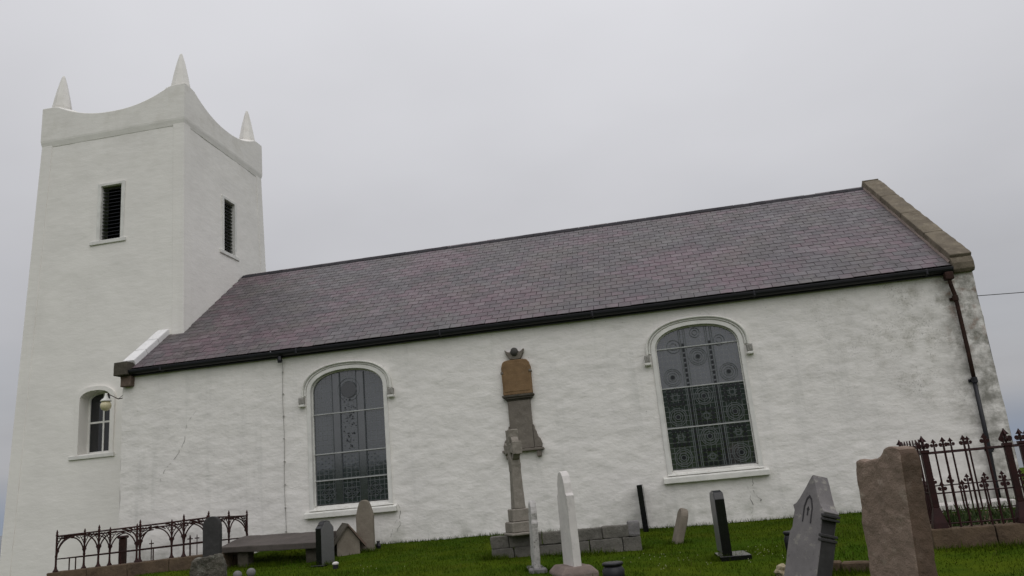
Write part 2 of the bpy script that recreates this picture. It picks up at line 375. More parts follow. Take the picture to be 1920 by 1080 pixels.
# ------------------------------------------------------------------ church nave
NX1 = 20.48; SL = 20.07; EZ = 4.845; RY = 4.82; RZ = 8.445; EY = -.113
WX = [(6.04, 0.0), (14.43, .05)]; WH = .93; GB = 1.03; SPZ = 3.68; RISE = .515
nave = empty('church_nave', (0, 0, 0), 0, 'long white church nave under a purple slate roof with two arched windows', 'church')
def arch_z(dx, h, zs, rise, e=2.3):
    q = min(1, abs(dx)/h); return zs+rise*(1-q**e)**(1/2.35)
def arch_pts(cx, h, z0, zs, rise, n=28):             # from bottom right, up, over, down to bottom left
    pts = [(cx+h, z0), (cx+h, zs)]
    for k in range(1, n):
        a = PI*k/n; q = math.cos(a); x = abs(q)**.92*math.copysign(1, q)
        pts.append((cx+h*x, arch_z(h*x, h, zs, rise)))
    pts += [(cx-h, zs), (cx-h, z0)]; return pts
def in_win(x, z, grow=.05):
    for cx, dz in WX:
        if abs(x-cx) < WH+grow and z > GB+dz-.06 and z < arch_z(x-cx, WH+grow, SPZ+dz, RISE+grow): return True
    return False
cs = .065; nxw = int((NX1)/cs); nzw = int((4.84+.6)/cs)
V = []; 
for j in range(nzw+1):
    for i in range(nxw+1):
        x = NX1*i/nxw; z = -.6+(4.84+.6)*j/nzw
        d = .016*noise.noise(Vector((x*1.1, 0, z*1.6)))+.013*noise.noise(Vector((x*3.2, 4, z*6.5)))+.006*noise.noise(Vector((x*8, 9, z*13)))
        xx = x
        if i in (0, nxw): xx += .03*noise.noise(Vector((0, 3+i, z*1.5)))
        V.append((xx, d, z))
F = []
for j in range(nzw):
    for i in range(nxw):
        x = NX1*(i+.5)/nxw; z = -.6+(4.84+.6)*(j+.5)/nzw
        if in_win(x, z): continue
        a = j*(nxw+1)+i; F.append((a, a+1, a+nxw+2, a+nxw+1))
b = MB().add(V, F)
NB = RY*2
slope = (RZ-EZ)/(RY-EY)
rz_at = lambda y: EZ+slope*(min(y, 2*RY-y)-EY)
for x in (0., NX1):                                   # side returns and gables
    b.add([(x, .0, -.6), (x, NB, -.6), (x, NB, EZ), (x, RY, RZ+.02), (x, .0, EZ)], [(0, 1, 2, 3, 4)])
b.add([(0, NB, -.6), (NX1, NB, -.6), (NX1, NB, EZ), (0, NB, EZ)], [(0, 1, 2, 3)])
o = b.build('wall', M['nave'], nave)
o.data.polygons.foreach_set('use_smooth', [len(p.vertices) == 4 for p in o.data.polygons])
# wall head tucked under the eaves
# roof underlay
b = MB()
def roof_pt(x, s, off=0):                            # s = distance up the slope from the eave
    L = math.hypot(RY-EY, RZ-EZ); cy, cz = (RY-EY)/L, (RZ-EZ)/L
    return Vector((x, EY+cy*s-cz*off, EZ+cz*s+cy*off))
SLOPE_L = math.hypot(RY-EY, RZ-EZ)
b.add([roof_pt(.3, 0.05, -.03), roof_pt(SL+.05, 0.05, -.03), roof_pt(SL+.05, SLOPE_L, -.03), roof_pt(.3, SLOPE_L, -.03)], [(0, 1, 2, 3)])
b.add([(.3, RY, RZ-.03), (SL+.05, RY, RZ-.03), (SL+.05, NB+.1, EZ-.06), (.3, NB+.1, EZ-.06)], [(0, 1, 2, 3)])
roof = b.build('roof', M['greyd'], nave)
# slates
EXPO, SWD = .222, .29
pitch_r = math.atan2(RZ-EZ, RY-EY)
def slate_geo(wd, ln, r):
    t = .010; rag = [r.uniform(-.006, .006) for _ in range(3)]
    vs = [(-wd/2, rag[0], 0), (0, rag[1], 0), (wd/2, rag[2], 0), (wd/2, ln, 0), (-wd/2, ln, 0)]
    vs += [(x, y, t) for x, y, z in vs]
    fs = [(5, 6, 7, 8, 9), (0, 1, 6, 5), (1, 2, 7, 6), (2, 3, 8, 7), (4, 0, 5, 9)]
    return vs, fs
r_ = random.Random(3)
slots = []
ncourse = int((SLOPE_L-.1)/EXPO)
for c in range(ncourse+1):
    s0 = c*EXPO; x = .33-(SWD/2 if c % 2 else 0)
    while x < SL:
        x0, x1 = max(x, .33), min(x+SWD, SL+.02); x += SWD
        if x1-x0 < .06: continue
        p = roof_pt((x0+x1)/2, s0)
        if p.x < .55 and p.y > 1.55: continue
        if p.y > 1.9 and p.x < .72: continue
        slots.append(((x0+x1)/2, s0, x1-x0-.011, p))
slots.sort(key=lambda q: (q[3]-CAM).length)
def slate_mat(p, cx, s0):
    tilt = -.026+r_.uniform(-.006, .006)
    return Matrix.Translation(roof_pt(cx, s0+r_.uniform(-.006, .006)-(.028 if r_.random() < .025 else 0), .012+r_.uniform(0, .003))) @ Matrix.Rotation(pitch_r+tilt, 4, 'X') @ Matrix.Rotation(r_.gauss(0, .007), 4, 'Z')
variants = {}
def add_attr(me, vals, vals2):
    a = me.attributes.new('rnd', 'FLOAT', 'FACE'); a.data.foreach_set('value', vals)
    a = me.attributes.new('rnd2', 'FLOAT', 'FACE'); a.data.foreach_set('value', vals2)
for i in range(24):
    vs, fs = slate_geo(SWD-.011, EXPO+.03, r_); me = MB().add(vs, fs).mesh('slate', M['slate'])
    add_attr(me, [r_.random()]*len(me.polygons), [r_.random()**2.]*len(me.polygons)); variants[i] = me
rest = MB(); ra = []; rb = []; count = 0
for cx, s0, wd, p in slots:
    mt = slate_mat(p, cx, s0)
    if count < 300 and wd > SWD-.02:
        o = ob('slate', variants[r_.randrange(24)], roof); o.matrix_local = mt; count += 1
    else:
        vs, fs = slate_geo(wd, EXPO+.03, r_); a, c2 = r_.random(), r_.random()**2.
        rest.add([mt @ Vector(v) for v in vs], fs); ra += [a]*len(fs); rb += [c2]*len(fs)
o = rest.build('slate_courses', M['slate'], roof); add_attr(o.data, ra, rb); o['kind'] = 'stuff'
# ridge tiles
x = .75
while x < SL:
    b = MB(); l = min(.46, SL+.02-x)-.008; z = RZ+.045+r_.uniform(-.008, .008)+.025*noise.noise(Vector((x*.3, 2, 0)))
    a = .15; d = a*math.tan(pitch_r)
    pr = [(-a, -d), (-.03, -.005), (.03, -.005), (a, -d), (a, -d-.025), (0, -.05), (-a, -d-.025)]
    n = len(pr); vs = [(x, RY+u, z+v_) for u, v_ in pr]+[(x+l, RY+u, z+v_) for u, v_ in pr]
    b.add(vs, [tuple(range(n)), tuple(range(2*n-1, n-1, -1))]+[(k, (k+1) % n, (k+1) % n+n, k+n) for k in range(n)])
    b.build('ridge_tile', M['ridge'], roof); x += .46
# gables' copings
def coping(x0, x1, s0, s1, n, mat, th, seed, rough=.012):
    for k in range(n):
        a, c = s0+(s1-s0)*k/n+.006, s0+(s1-s0)*(k+1)/n-.006
        b = MB(); lo, hi = .0, th
        vs = [roof_pt(xx, ss, oo) for oo in (lo, hi) for xx, ss in ((x0, a), (x1, a), (x1, c), (x0, c))]
        b.add(vs, [(0,3,2,1),(4,5,6,7),(0,1,5,4),(1,2,6,5),(2,3,7,6),(3,0,4,7)])
        b.build('coping_stone', mat, nave, bevel=.025, seg=2, sub=.16, rough=rough, rs=3, seed=seed, smooth=False)
coping(SL+.005, NX1+.04, .12, SLOPE_L+.02, 4, M['copst'], .20, 2, .022)
coping(.015, .345, .16, 2.0, 3, M['copw'], .17, 11, .006)
MB().add([(SL+.005, RY-.02, RZ), (NX1+.04, RY-.02, RZ), (NX1+.04, NB, EZ+.1), (SL+.005, NB, EZ+.1),
          (SL+.005, RY-.02, RZ+.23), (NX1+.04, RY-.02, RZ+.23), (NX1+.04, NB, EZ+.33), (SL+.005, NB, EZ+.33)],
         [(0,3,2,1),(4,5,6,7),(0,1,5,4),(1,2,6,5),(2,3,7,6),(3,0,4,7)]).build('coping_stone', M['copst'], nave)
# mortar fillet along the east coping
MB().tube([roof_pt(SL-.01+.012*noise.noise(Vector((k*.4, 0, 0))), .1+(SLOPE_L-.2)*k/40, .03) for k in range(41)], .035, 6).build('mortar_fillet', M['plinth'], nave, rough=.012, rs=6)
# kneelers
b = MB().add(*(lambda pts, x0, x1: ([(x0, y, z) for y, z in pts]+[(x1, y, z) for y, z in pts],
    [tuple(range(len(pts))), tuple(range(2*len(pts)-1, len(pts)-1, -1))]+[(i, (i+1) % len(pts), (i+1) % len(pts)+len(pts), i+len(pts)) for i in range(len(pts))]))
    ([(-.10, 4.68), (-.15, 4.74), (-.155, 4.88), (-.11, 4.99), (.1, 5.19), (.15, 4.68)], SL+.0, NX1+.03))
b.build('kneeler', M['copst'], nave, bevel=.02, seg=2, sub=.1, rough=.015, rs=5)
b = MB().box(-.07, .31, -.30, .06, 4.68, 5.02); b.build('kneeler', M['kneel'], nave, bevel=.015, sub=.12, rough=.008, rs=6)
b = MB().box(.03, .33, -.16, .04, 4.40, 4.675); b.build('kneeler', M['brick'], nave, bevel=.015, sub=.1, rough=.012, rs=6)
# fascia and gutter
b = MB().box(.34, SL-.02, -.085, -.03, 4.655, 4.80); b.build('fascia', M['black'], nave)
b = MB(); n = 60; prof = []
for k in range(9): a = PI+PI*k/8; prof.append((-.165+.085*math.cos(a), 4.785+.10*math.sin(a)))
prof += [(-.088, 4.80), (-.242, 4.80)][:1]
prof2 = [(-.165+.072*math.cos(PI+PI*k/8), 4.79+.085*math.sin(PI+PI*k/8)) for k in range(8, -1, -1)]
ring = [(-.25, 4.80)]+prof[:9]+[(-.08, 4.80)]+prof2
for i in range(n+1):
    x = .30+(SL-.03-.30)*i/n; sag = .012*noise.noise(Vector((x*.25, 1, 0)))
    b.v += [(x, y, z+sag) for y, z in ring]
k_ = len(ring)
for i in range(n):
    for k in range(k_): b.f.append((i*k_+k, i*k_+(k+1) % k_, (i+1)*k_+(k+1) % k_, (i+1)*k_+k))
b.f += [tuple(range(k_)), tuple(range((n+1)*k_-1, n*k_-1, -1))]; b.mi = [0]*len(b.f)
gut = b.build('gutter', M['black'], nave)
for x in np.arange(1.2, 20, 3.66):
    MB().box(x-.025, x+.025, -.255, -.07, 4.678, 4.81).build('gutter_joint', M['black'], gut, bevel=.015)
MB().lathe([(.05, 4.52), (.06, 4.58), (.045, 4.68)], 10, (4.40, -.165)).build('gutter_outlet', M['black'], gut)
# downpipe
dp = empty('downpipe', (19.97, -.1, 0)); dp.parent = nave
MB().tube([(19.93, -.165, 4.70), (19.93, -.165, 4.5), (19.95, -.14, 4.38), (19.99, -.10, 4.22), (20.0, -.09, 4.0), (20.0, -.09, 3.0), (19.99, -.09, 2.32)], .043, 10).build('upper_pipe', M['rust'], dp, smooth=True)
MB().tube([(19.985, -.09, 2.36), (19.97, -.09, 1.2), (19.94, -.09, .3), (19.935, -.09, -.25)], .045, 10).build('lower_pipe', M['black'], dp, smooth=True)
for z, mt in ((4.12, 'rust'), (2.34, 'black'), (.9, 'black')):
    MB().lathe([(.05, z-.06), (.062, z-.055), (.062, z+.05), (.05, z+.06)], 10, (19.99-.02*(2.4-z)*(z < 2.4)*.5, -.09)).box(19.90, 20.08, -.03, .0, z-.03, z+.03).build('pipe_collar', M[mt], dp)
MB().box(19.84, 20.02, -.25, -.08, 4.52, 4.70).build('hopper', M['rust'], dp, bevel=.03, seg=2, rough=.01, sub=.06)
# thin conductor strip on the wall
MB().tube([(4.40+.012*math.sin(z*3), -.028, z) for z in np.linspace(.0, 4.6, 24)], .0065, 5).build('conductor_strip', M['stop'], nave)
for z in np.linspace(.5, 4.3, 8): MB().box(4.385, 4.418, -.042, -.01, z-.012, z+.012).build('conductor_clip', M['stop'], nave)
# cracks in the limewash
def crack(pts, w):
    b = MB(); vs = []; P = []
    for (x0, z0), (x1, z1) in zip(pts[:-1], pts[1:]):
        for t in np.linspace(0, 1, 7)[:-1]: P.append((x0+(x1-x0)*t+random.uniform(-.018, .018), z0+(z1-z0)*t))
    P.append(pts[-1])
    for i, (x, z) in enumerate(P):
        d = .016*noise.noise(Vector((x*1.1, 0, z*1.6)))+.013*noise.noise(Vector((x*3.2, 4, z*6.5)))
        ww = w*random.uniform(.05, 1.)*math.sin(PI*(i+.7)/(len(P)+.4)); vs += [(x-ww, d-.008, z), (x+ww, d-.008, z)]
    b.add(vs, [(2*i, 2*i+1, 2*i+3, 2*i+2) for i in range(len(P)-1) if noise.noise(Vector((i*.45, w*900, 1))) > -.08]); b.build('crack', M['crack'], nave)
crack([(2.16, 3.72), (1.98, 3.5), (1.80, 3.29), (1.73, 2.84), (1.52, 2.5), (1.23, 2.24), (1.10, 1.93), (.96, 1.49)], .009)
crack([(7.13, 1.05), (7.22, .8), (7.21, .45), (7.1, .2)], .010); crack([(7.17, .6), (7.02, .3), (6.95, .05)], .008)
crack([(15.2, .78), (15.15, .5), (15.28, .3), (15.2, .1), (15.22, -.1)], .014); crack([(15.05, .6), (15.1, .2), (15.05, -.05)], .010)

# ------------------------------------------------------------------ nave windows
def clip_line(P0, P1, cx, dz):
    return P0, P1
def make_window(cx, dz, bars, style):
    w = empty('window', (cx, 0, dz)); w.parent = nave
    def arc_ring(h0, h1, z0, zs, r0, r1, y0, y1, name, mat, bev=0.):
        a = arch_pts(cx, h0, z0, zs, r0); c = arch_pts(cx, h1, z0, zs, r1); n = len(a); b = MB()
        vs = [(x, y0, z) for x, z in a]+[(x, y0, z) for x, z in c]+[(x, y1, z) for x, z in a]+[(x, y1, z) for x, z in c]
        fs = []
        for i in range(n-1): fs += [(i, i+1, n+i+1, n+i), (2*n+i, 3*n+i, 3*n+i+1, 2*n+i+1), (i, 2*n+i, 2*n+i+1, i+1), (n+i, n+i+1, 3*n+i+1, 3*n+i)]
        fs += [(0, n, 3*n, 2*n), (n-1, 3*n-1, 4*n-1, 2*n-1)]
        b.add(vs, fs); return b.build(name, mat, w, bevel=bev)
    arc_ring(WH-.002, WH+.10, GB+dz-.10, SPZ+dz, RISE, RISE+.09, -.035, .16, 'surround', M['trim'], .008)
    arc_ring(WH-.028, WH-.004, GB+dz-.02, SPZ+dz, RISE-.028, RISE-.004, .055, .15, 'frame', M['trim'], .004)
    # hood mould: two stepped rolls ending on label stops
    arc_ring(WH+.165, WH+.222, 3.60+dz, SPZ+dz, RISE+.14, RISE+.19, -.085, .02, 'hood_mould', M['trim_old'], .02)
    arc_ring(WH+.115, WH+.160, 3.62+dz, SPZ+dz, RISE+.10, RISE+.137, -.05, .02, 'hood_mould', M['trim'], .015)
    for sx in (-1, 1):
        x = cx+sx*1.135
        b = MB().box(x-.062, x+.062, -.125, .02, 3.44+dz, 3.60+dz)
        for q in (-.04, 0, .04): b.box(x+q-.012, x+q+.012, -.137, -.12, 3.455+dz, 3.585+dz)
        b.build('label_stop', M['stop'], w, bevel=.006)
        MB().box(x-.075, x+.075, -.13, .02, 3.375+dz, 3.436+dz).build('label_stop', M['trim_old'], w, bevel=.012)
    # sill in two weathered steps
    b = MB().add([(cx-1.04, -.06, .90+dz), (cx+1.04, -.06, .90+dz), (cx+1.04, .16, .90+dz), (cx-1.04, .16, .90+dz),
                  (cx-1.02, -.03, .95+dz), (cx+1.02, -.03, .95+dz), (cx+1.02, .16, 1.03+dz), (cx-1.02, .16, 1.03+dz)],
                 [(0,3,2,1),(4,5,6,7),(0,1,5,4),(1,2,6,5),(2,3,7,6),(3,0,4,7)])
    b.build('sub_sill', M['trim_old'], w, bevel=.008, sub=.12, rough=.005, rs=6)
    b = MB().add([(cx-1.13, -.13, .745+dz), (cx+1.13, -.13, .745+dz), (cx+1.13, .03, .745+dz), (cx-1.13, .03, .745+dz),
                  (cx-1.13, -.13, .86+dz), (cx+1.13, -.13, .86+dz), (cx+1.13, .03, .905+dz), (cx-1.13, .03, .905+dz)],
                 [(0,3,2,1),(4,5,6,7),(0,1,5,4),(1,2,6,5),(2,3,7,6),(3,0,4,7)])
    b.build('sill', M['trim_old'], w, bevel=.012, seg=2, sub=.15, rough=.006, rs=5)
    # panes between the bars, each set at a slightly different angle
    zs_ = [GB+dz]+sorted(bars)+[9]
    yg = .10
    h = WH-.03
    tilts = style['tilt']
    for k in range(len(zs_)-1):
        za, zb = zs_[k], zs_[k+1]; top = zb > 5
        if top:
            zb = max(za, SPZ+dz); pts = [(cx-h, za)]; rp = arch_pts(cx, h, za, max(SPZ+dz, za+.01), RISE-.03)
            pts = [p for p in rp if p[1] >= za-1e-6]
            if za > SPZ+dz:
                def xa(z):
                    lo, hi = 0, h
                    for _ in range(40):
                        mm = (lo+hi)/2
                        if arch_z(mm, h, SPZ+dz, RISE-.03) > z: lo = mm
                        else: hi = mm
                    return lo
                rp = arch_pts(cx, h, za, SPZ+dz, RISE-.03); pts = [(cx+xa(za), za)]+[p for p in rp if p[1] > za+.004]+[(cx-xa(za), za)]
            zm = 4.0+dz
        else: pts = [(cx+h, za), (cx+h, zb), (cx-h, zb), (cx-h, za)]; zm = (za+zb)/2
        if not top and zb > SPZ+dz:
            rp = arch_pts(cx, h, za, SPZ+dz, RISE-.03); pts = [p for p in rp if p[1] <= zb]; 
            hw = max([abs(p[0]-cx) for p in pts if p[1] > SPZ+dz] or [h])
            # close the truncated arch at the bar
            R = [p for p in pts if p[0] > cx]; L_ = [p for p in pts if p[0] <= cx]
            pts = R+[(R[-1][0]-.03, zb), (L_[0][0]+.03, zb)]+L_
        b = MB(); tl = tilts[k]
        vs = [(x, yg+(z-zm)*-math.tan(tl), z) for x, z in pts]; b.add(vs, [tuple(range(len(vs)))])
        b.build('pane', M['glass'], w)
    for z in bars:
        hw = h
        if z > SPZ+dz:
            lo, hi = 0, h
            for _ in range(40):
                mm = (lo+hi)/2
                if arch_z(mm, h, SPZ+dz, RISE-.03) > z: lo = mm
                else: hi = mm
            hw = lo
        MB().box(cx-hw-.005, cx+hw+.005, yg-.035, yg+.02, z-.014, z+.014).build('glazing_bar', M['bar'], w, bevel=.004)
    yl = yg-.024
    def flat(b, x0, x1, z0, z1): b.box(x0, x1, yl, yl+.006, z0, z1)
    def ring(b, x, z, r, t, n=24):
        vs = []; 
        for k in range(n):
            a = 2*PI*k/n
            for rr in (r-t/2, r+t/2):
                for yy in (yl, yl+.006): vs.append((x+rr*math.cos(a), yy, z+rr*math.sin(a)))
        fs = []
        for k in range(n):
            i, j = 4*k, 4*((k+1) % n); fs += [(i, i+2, j+2, j), (i+2, i+3, j+3, j+2), (i+1, j+1, j+3, i+3), (i, j, j+1, i+1)]
        b.add(vs, fs)
    def inside(x, z, r): return abs(x-cx)+r < h and z-r > GB+dz and z+r < arch_z(x-cx, h, SPZ+dz, RISE-.03)-.01
    if style['kind'] == 'rings':
        cw = h*2/3
        for sx in (-1, 1):
            for q in (-.075, -.035, .035, .075):
                x = cx+sx*(cw/2)+q; ztop = arch_z(x-cx, h, SPZ+dz, RISE-.03)-.015
                b = MB(); flat(b, x-.007, x+.007, GB+dz+.01, ztop); b.build('lead_line', M['lead'], w)
            b = MB(); z = GB+dz+.06
            while z < 3.9:
                b.box(cx+sx*cw/2-.026, cx+sx*cw/2+.026, yl+.001, yl+.005, z, z+.075); z += .115
            b.build('glass_squares', M['darkglass'], w)['kind'] = 'stuff'
        edges = [GB+dz]+sorted(bars)
        for k in range(3):
            z0 = edges[k]; H = (edges[k+1]-z0)
            spots = [(0, z0+H*.73), (-1, z0+H*.27), (1, z0+H*.27)]
            for c, z in spots:
                b = MB(); x = cx+c*cw*1.04
                for r in (.055, .10, .155, .195): ring(b, x, z, r, .014)
                b.build('lead_roundel', M['lead'] , w)
                MB().lathe([(.0, 0), (.05, 0)], 14).v
                bb = MB(); n = 14; bb.add([(x+.048*math.cos(2*PI*i/n), yl+.002, z+.048*math.sin(2*PI*i/n)) for i in range(n)], [tuple(range(n))]); bb.build('glass_boss', M['darkglass'], w)
            if k < 2:
                for c, z in [(0, z0+H*.24), (-1, z0+H*.76), (1, z0+H*.76)]:
                    b = MB(); x = cx+c*cw*1.04
                    for ix in range(4):
                        for iz in range(4):
                            if 1 <= ix <= 2 and 1 <= iz <= 2: continue
                            a0 = x-.19+ix*.1; c0 = z-.19+iz*.1; b.box(a0, a0+.075, yl+.001, yl+.005, c0, c0+.07)
                    b.build('glass_squares', M['darkglass'], w)['kind'] = 'stuff'
                    b = MB(); ring(b, x, z, .06, .012, 8); ring(b, x, z, .10, .010, 4); b.build('lead_star', M['lead'], w)
        for c, z, r in ((0, 4.03+dz, .11), (-1, 3.76+dz, .15), (1, 3.80+dz, .12)):
            x = cx+c*cw*.86
            if inside(x, z, r):
                b = MB(); ring(b, x, z, r, .012); ring(b, x, z, r*.5, .012); b.build('lead_roundel', M['lead'], w)
    else:
        for c in (-1, 1):
            for q in (-.10, .10):
                x = cx+c*.31+q; ztop = arch_z(x-cx, h, SPZ+dz, RISE-.03)-.015
                b = MB(); flat(b, x-.006, x+.006, GB+dz+.01, ztop); b.build('lead_line', M['lead_dim'], w)
            x = cx+c*.31; ztop = arch_z(x-cx+.1*c, h, SPZ+dz, RISE-.03)-.03
            b = MB(); b.box(x-.085, x+.085, yl+.004, yl+.006, GB+dz+.01, ztop); b.build('glass_band', M['band'], w)
        bb = MB(); n = 26; bb.add([(cx+.02+.19*math.cos(2*PI*i/n), yl+.003, 3.70+dz+.19*math.sin(2*PI*i/n)) for i in range(n)], [tuple(range(n))]); bb.build('glass_boss', M['disc'], w)
        b = MB(); ring(b, cx+.02, 3.70+dz, .20, .010, 28); ring(b, cx+.02, 3.70+dz, .28, .006, 28); b.build('lead_roundel', M['lead_dim'], w)
        rr_ = random.Random(5); b = MB()
        for _ in range(90):
            x = cx+rr_.gauss(0, .09); z = rr_.uniform(2.28, 3.5); sz = rr_.uniform(.010, .024)
            if abs(x-cx) < .19: b.box(x, x+sz, yl+.0025, yl+.005, z, z+sz*rr_.uniform(.5, 1.4))
        b.build('glass_mosaic', M['darkglass'], w)['kind'] = 'stuff'
        for c in (-1, 0, 1):
            z = GB+dz+.25; x = cx+c*.58
            b = MB()
            for dx, dz2 in ((.07, 0), (-.07, 0), (0, .09), (0, -.09)): ring(b, x+dx, z+dz2, .085, .012, 16)
            ring(b, x, z, .20, .010, 4)
            b.build('lead_quatrefoil', M['lead_dim'], w)
            b = MB()
            for iz in range(8):
                for ix in range(4):
                    if (ix+iz) % 2: b.box(x-.16+ix*.085, x-.16+ix*.085+.02, yl+.001, yl+.005, 1.66+iz*.062, 1.66+iz*.062+.02)
            b.build('glass_squares', M['lead_dim'], w)['kind'] = 'stuff'
    # dark backing wall of the recess
    return w
w1 = make_window(WX[0][0], WX[0][1], [3.159, 2.207, 1.585], dict(kind='grid', tilt=[0, 0, .0, 0]))
w1['label'] = 'window with faint grid leading near the tower'
w2 = make_window(WX[1][0], WX[1][1], [3.771, 2.868, 1.975], dict(kind='rings', tilt=[.035, .05, -.012, -.012]))
w2['label'] = 'window with leaded roundels near the east end'
for cx, dz in WX: MB().box(cx-1.1, cx+1.1, .2, .24, .8, 4.5).build('window_backing', M['darkin'], nave)

# ------------------------------------------------------------------ church tower
TXC, TYC, TW, TB, TZS = .609-4.751/2, 3.973, 4.751, .0246, 12.59
tower = empty('church_tower', (TXC, TYC, 0), 0, 'tall tapering white church tower with curved parapet and four pinnacles', 'tower')
th = lambda z: TW/2+TB*(TZS-z)
SO = dict(x0=-2.02, x1=-1.325, z0=9.10, z1=10.84)       # south louvre
EO = dict(y0=3.74, y1=4.42, z0=9.03, z1=10.83)          # east louvre
TWN = dict(cx=-1.82, h=.50, z0=2.98, zs=4.42, rise=.27) # small arched window
nz = 150; nn = 62; z0 = -.8; b = MB()
for face in range(4):
    base = len(b.v)
    for j in range(nz+1):
        z = z0+(TZS-z0)*j/nz; h = th(z)
        for i in range(nn+1):
            u = -h+2*h*i/nn
            edge = min(i, nn-i)
            d = (.010*noise.noise(Vector((u*1.2, face*9, z*1.5)))+.006*noise.noise(Vector((u*4, face*9+3, z*6)))) if edge else 0
            r = h+d
            P = {0: (u, -r), 1: (r, u), 2: (-u, r), 3: (-r, -u)}[face]
            b.v.append((TXC+P[0], TYC+P[1], z))
    for j in range(nz):
        for i in range(nn):
            z = z0+(TZS-z0)*(j+.5)/nz; h = th(z); u = -h+2*h*(i+.5)/nn
            if face == 0:
                x = TXC+u
                if SO['x0'] < x < SO['x1'] and SO['z0'] < z < SO['z1']: continue
                if abs(x-TWN['cx']) < TWN['h'] and TWN['z0'] < z < arch_z(x-TWN['cx'], TWN['h'], TWN['zs'], TWN['rise']): continue
            if face == 1 and EO['y0'] < TYC+u < EO['y1'] and EO['z0'] < z < EO['z1']: continue
            a = base+j*(nn+1)+i; b.f.append((a, a+1, a+nn+2, a+nn+1))
b.mi = [0]*len(b.f)
b.build('wall', M['tower'], tower, smooth=True)
# raised corner strips
for sx, sy in ((-1, -1), (1, -1), (1, 1), (-1, 1)):
    b = MB(); W_ = .34; t = .018; n = 30
    for j in range(n+1):
        z = -.8+(TZS+.8)*j/n; h = th(z); q = .008*noise.noise(Vector((sx*3, sy*3, z*1.4)))
        for (u, v_) in ((h-W_+q, h-.05), (h-W_+q, h+t), (h+t, h+t), (h+t, h-W_+q), (h-.05, h-W_+q)): b.v.append((TXC+sx*u, TYC+sy*v_, z))
    for j in range(n):
        for k in range(4): b.f.append((j*5+k, j*5+k+1, (j+1)*5+k+1, (j+1)*5+k))
    b.mi = [0]*len(b.f); b.build('corner_strip', M['tower'], tower, bevel=.008)
# parapet: chamfered string, upright wall, swept top
PH = 13.78; DIP = .50; OUT = .05
def par_top(u):                                            # u in -1..1 along a side
    q = min(1, abs(u)/.80); flat = .98
    return PH-DIP*(1-q**2.2)
b = MB(); n = 36; hs = TW/2
ringpts = []
for face in range(4):
    for i in range(n):
        u = -1+2*i/n; ringpts.append((face, u))
prof = []                                                  # (outset, z or None for top)
def pos(face, u, r, z):
    h = r; P = {0: (u*h, -h), 1: (h, u*h), 2: (-u*h, h), 3: (-h, -u*h)}[face]
    return (TXC+P[0], TYC+P[1], z)
ho = hs+OUT
levels = [(hs-.02, 12.43), (hs+.012, 12.44), (ho-.006, 12.60), (ho, 12.66), (ho, None), (ho-.02, 'in'), (ho-.36, 'in'), (ho-.36, 12.75)]
for r, z in levels:
    for face, u in ringpts:
        zt = par_top(u)
        zz = (zt-.02 if z is None else zt if z == 'in' else z)
        b.v.append(pos(face, u, r-.0009*max(0, (zz-12.6))*20*.3, zz))
K = len(ringpts)
for a in range(len(levels)-1):
    for k in range(K): b.f.append((a*K+k, a*K+(k+1) % K, (a+1)*K+(k+1) % K, (a+1)*K+k))
b.mi = [0]*len(b.f); par = b.build('parapet', M['tower'], tower)
MB().add([(TXC+sx*(hs-.1), TYC+sy*(hs-.1), 12.8) for sx, sy in ((-1,-1),(1,-1),(1,1),(-1,1))], [(0,1,2,3)]).build('tower_roof', M['greyd'], tower)
for sx, sy in ((-1, -1), (1, -1), (1, 1), (-1, 1)):
    px_, py_ = TXC+sx*2.04, TYC+sy*2.04
    b = MB(); q = .30
    b.box(px_-q, px_+q, py_-q, py_+q, 13.2, 13.772)
    pf = [(.285, 13.7), (.285, 13.90), (.262, 14.02), (.215, 14.28), (.160, 14.55), (.105, 14.79), (.055, 14.97), (.03, 15.03), (.008, 15.05)]
    b.lathe(pf, 8, (px_+.015*sx, py_)); o = b.build('pinnacle', M['tower'], tower)
    o.data.polygons.foreach_set('use_smooth', [False for p in o.data.polygons])
# louvres
def louvre(face):
    lw = empty('louvre_window', (TXC, TYC, 9)); lw.parent = tower; lw.location = (0, 0, 9)
    h = th(10)
    if face == 0: A = lambda u, d, z: (u, TYC-h+d, z); u0, u1, za, zb = SO['x0'], SO['x1'], SO['z0'], SO['z1']
    else: A = lambda u, d, z: (TXC+h-d, u, z); u0, u1, za, zb = EO['y0'], EO['y1'], EO['z0'], EO['z1']
    def bx(name, ua, ub, d0, d1, z0_, z1_, mat, shear=0., bev=0):
        b = MB(); vs = [A(ua, d0, z0_-shear), A(ub, d0, z0_-shear), A(ub, d1, z0_), A(ua, d1, z0_), A(ua, d0, z1_-shear), A(ub, d0, z1_-shear), A(ub, d1, z1_), A(ua, d1, z1_)]
        b.add(vs, [(0,3,2,1),(4,5,6,7),(0,1,5,4),(1,2,6,5),(2,3,7,6),(3,0,4,7)]); b.build(name, mat, lw, bevel=bev)
    bx('backing', u0-.05, u1+.05, .34, .36, za-.05, zb+.05, M['darkin'])
    for k in range(15):
        z = za+.05+(zb-za-.05)*k/15; bx('louvre_slat', u0+.02, u1-.02, .07, .19, z+.055, z+.073, M['louvre'], .055)
    for a, c in ((u0-.10, u0+.012), (u1-.012, u1+.10)): bx('jamb', a, c, -.022, .34, za-.06, zb+.06, M['trim'])
    bx('lintel', u0+.013, u1-.013, -.022, .34, zb-.015, zb+.06, M['trim'])
    bx('sill', u0-.28, u1+.19, -.07, .34, za-.11, za+.005, M['trim'], 0, .01)
louvre(0); louvre(1)
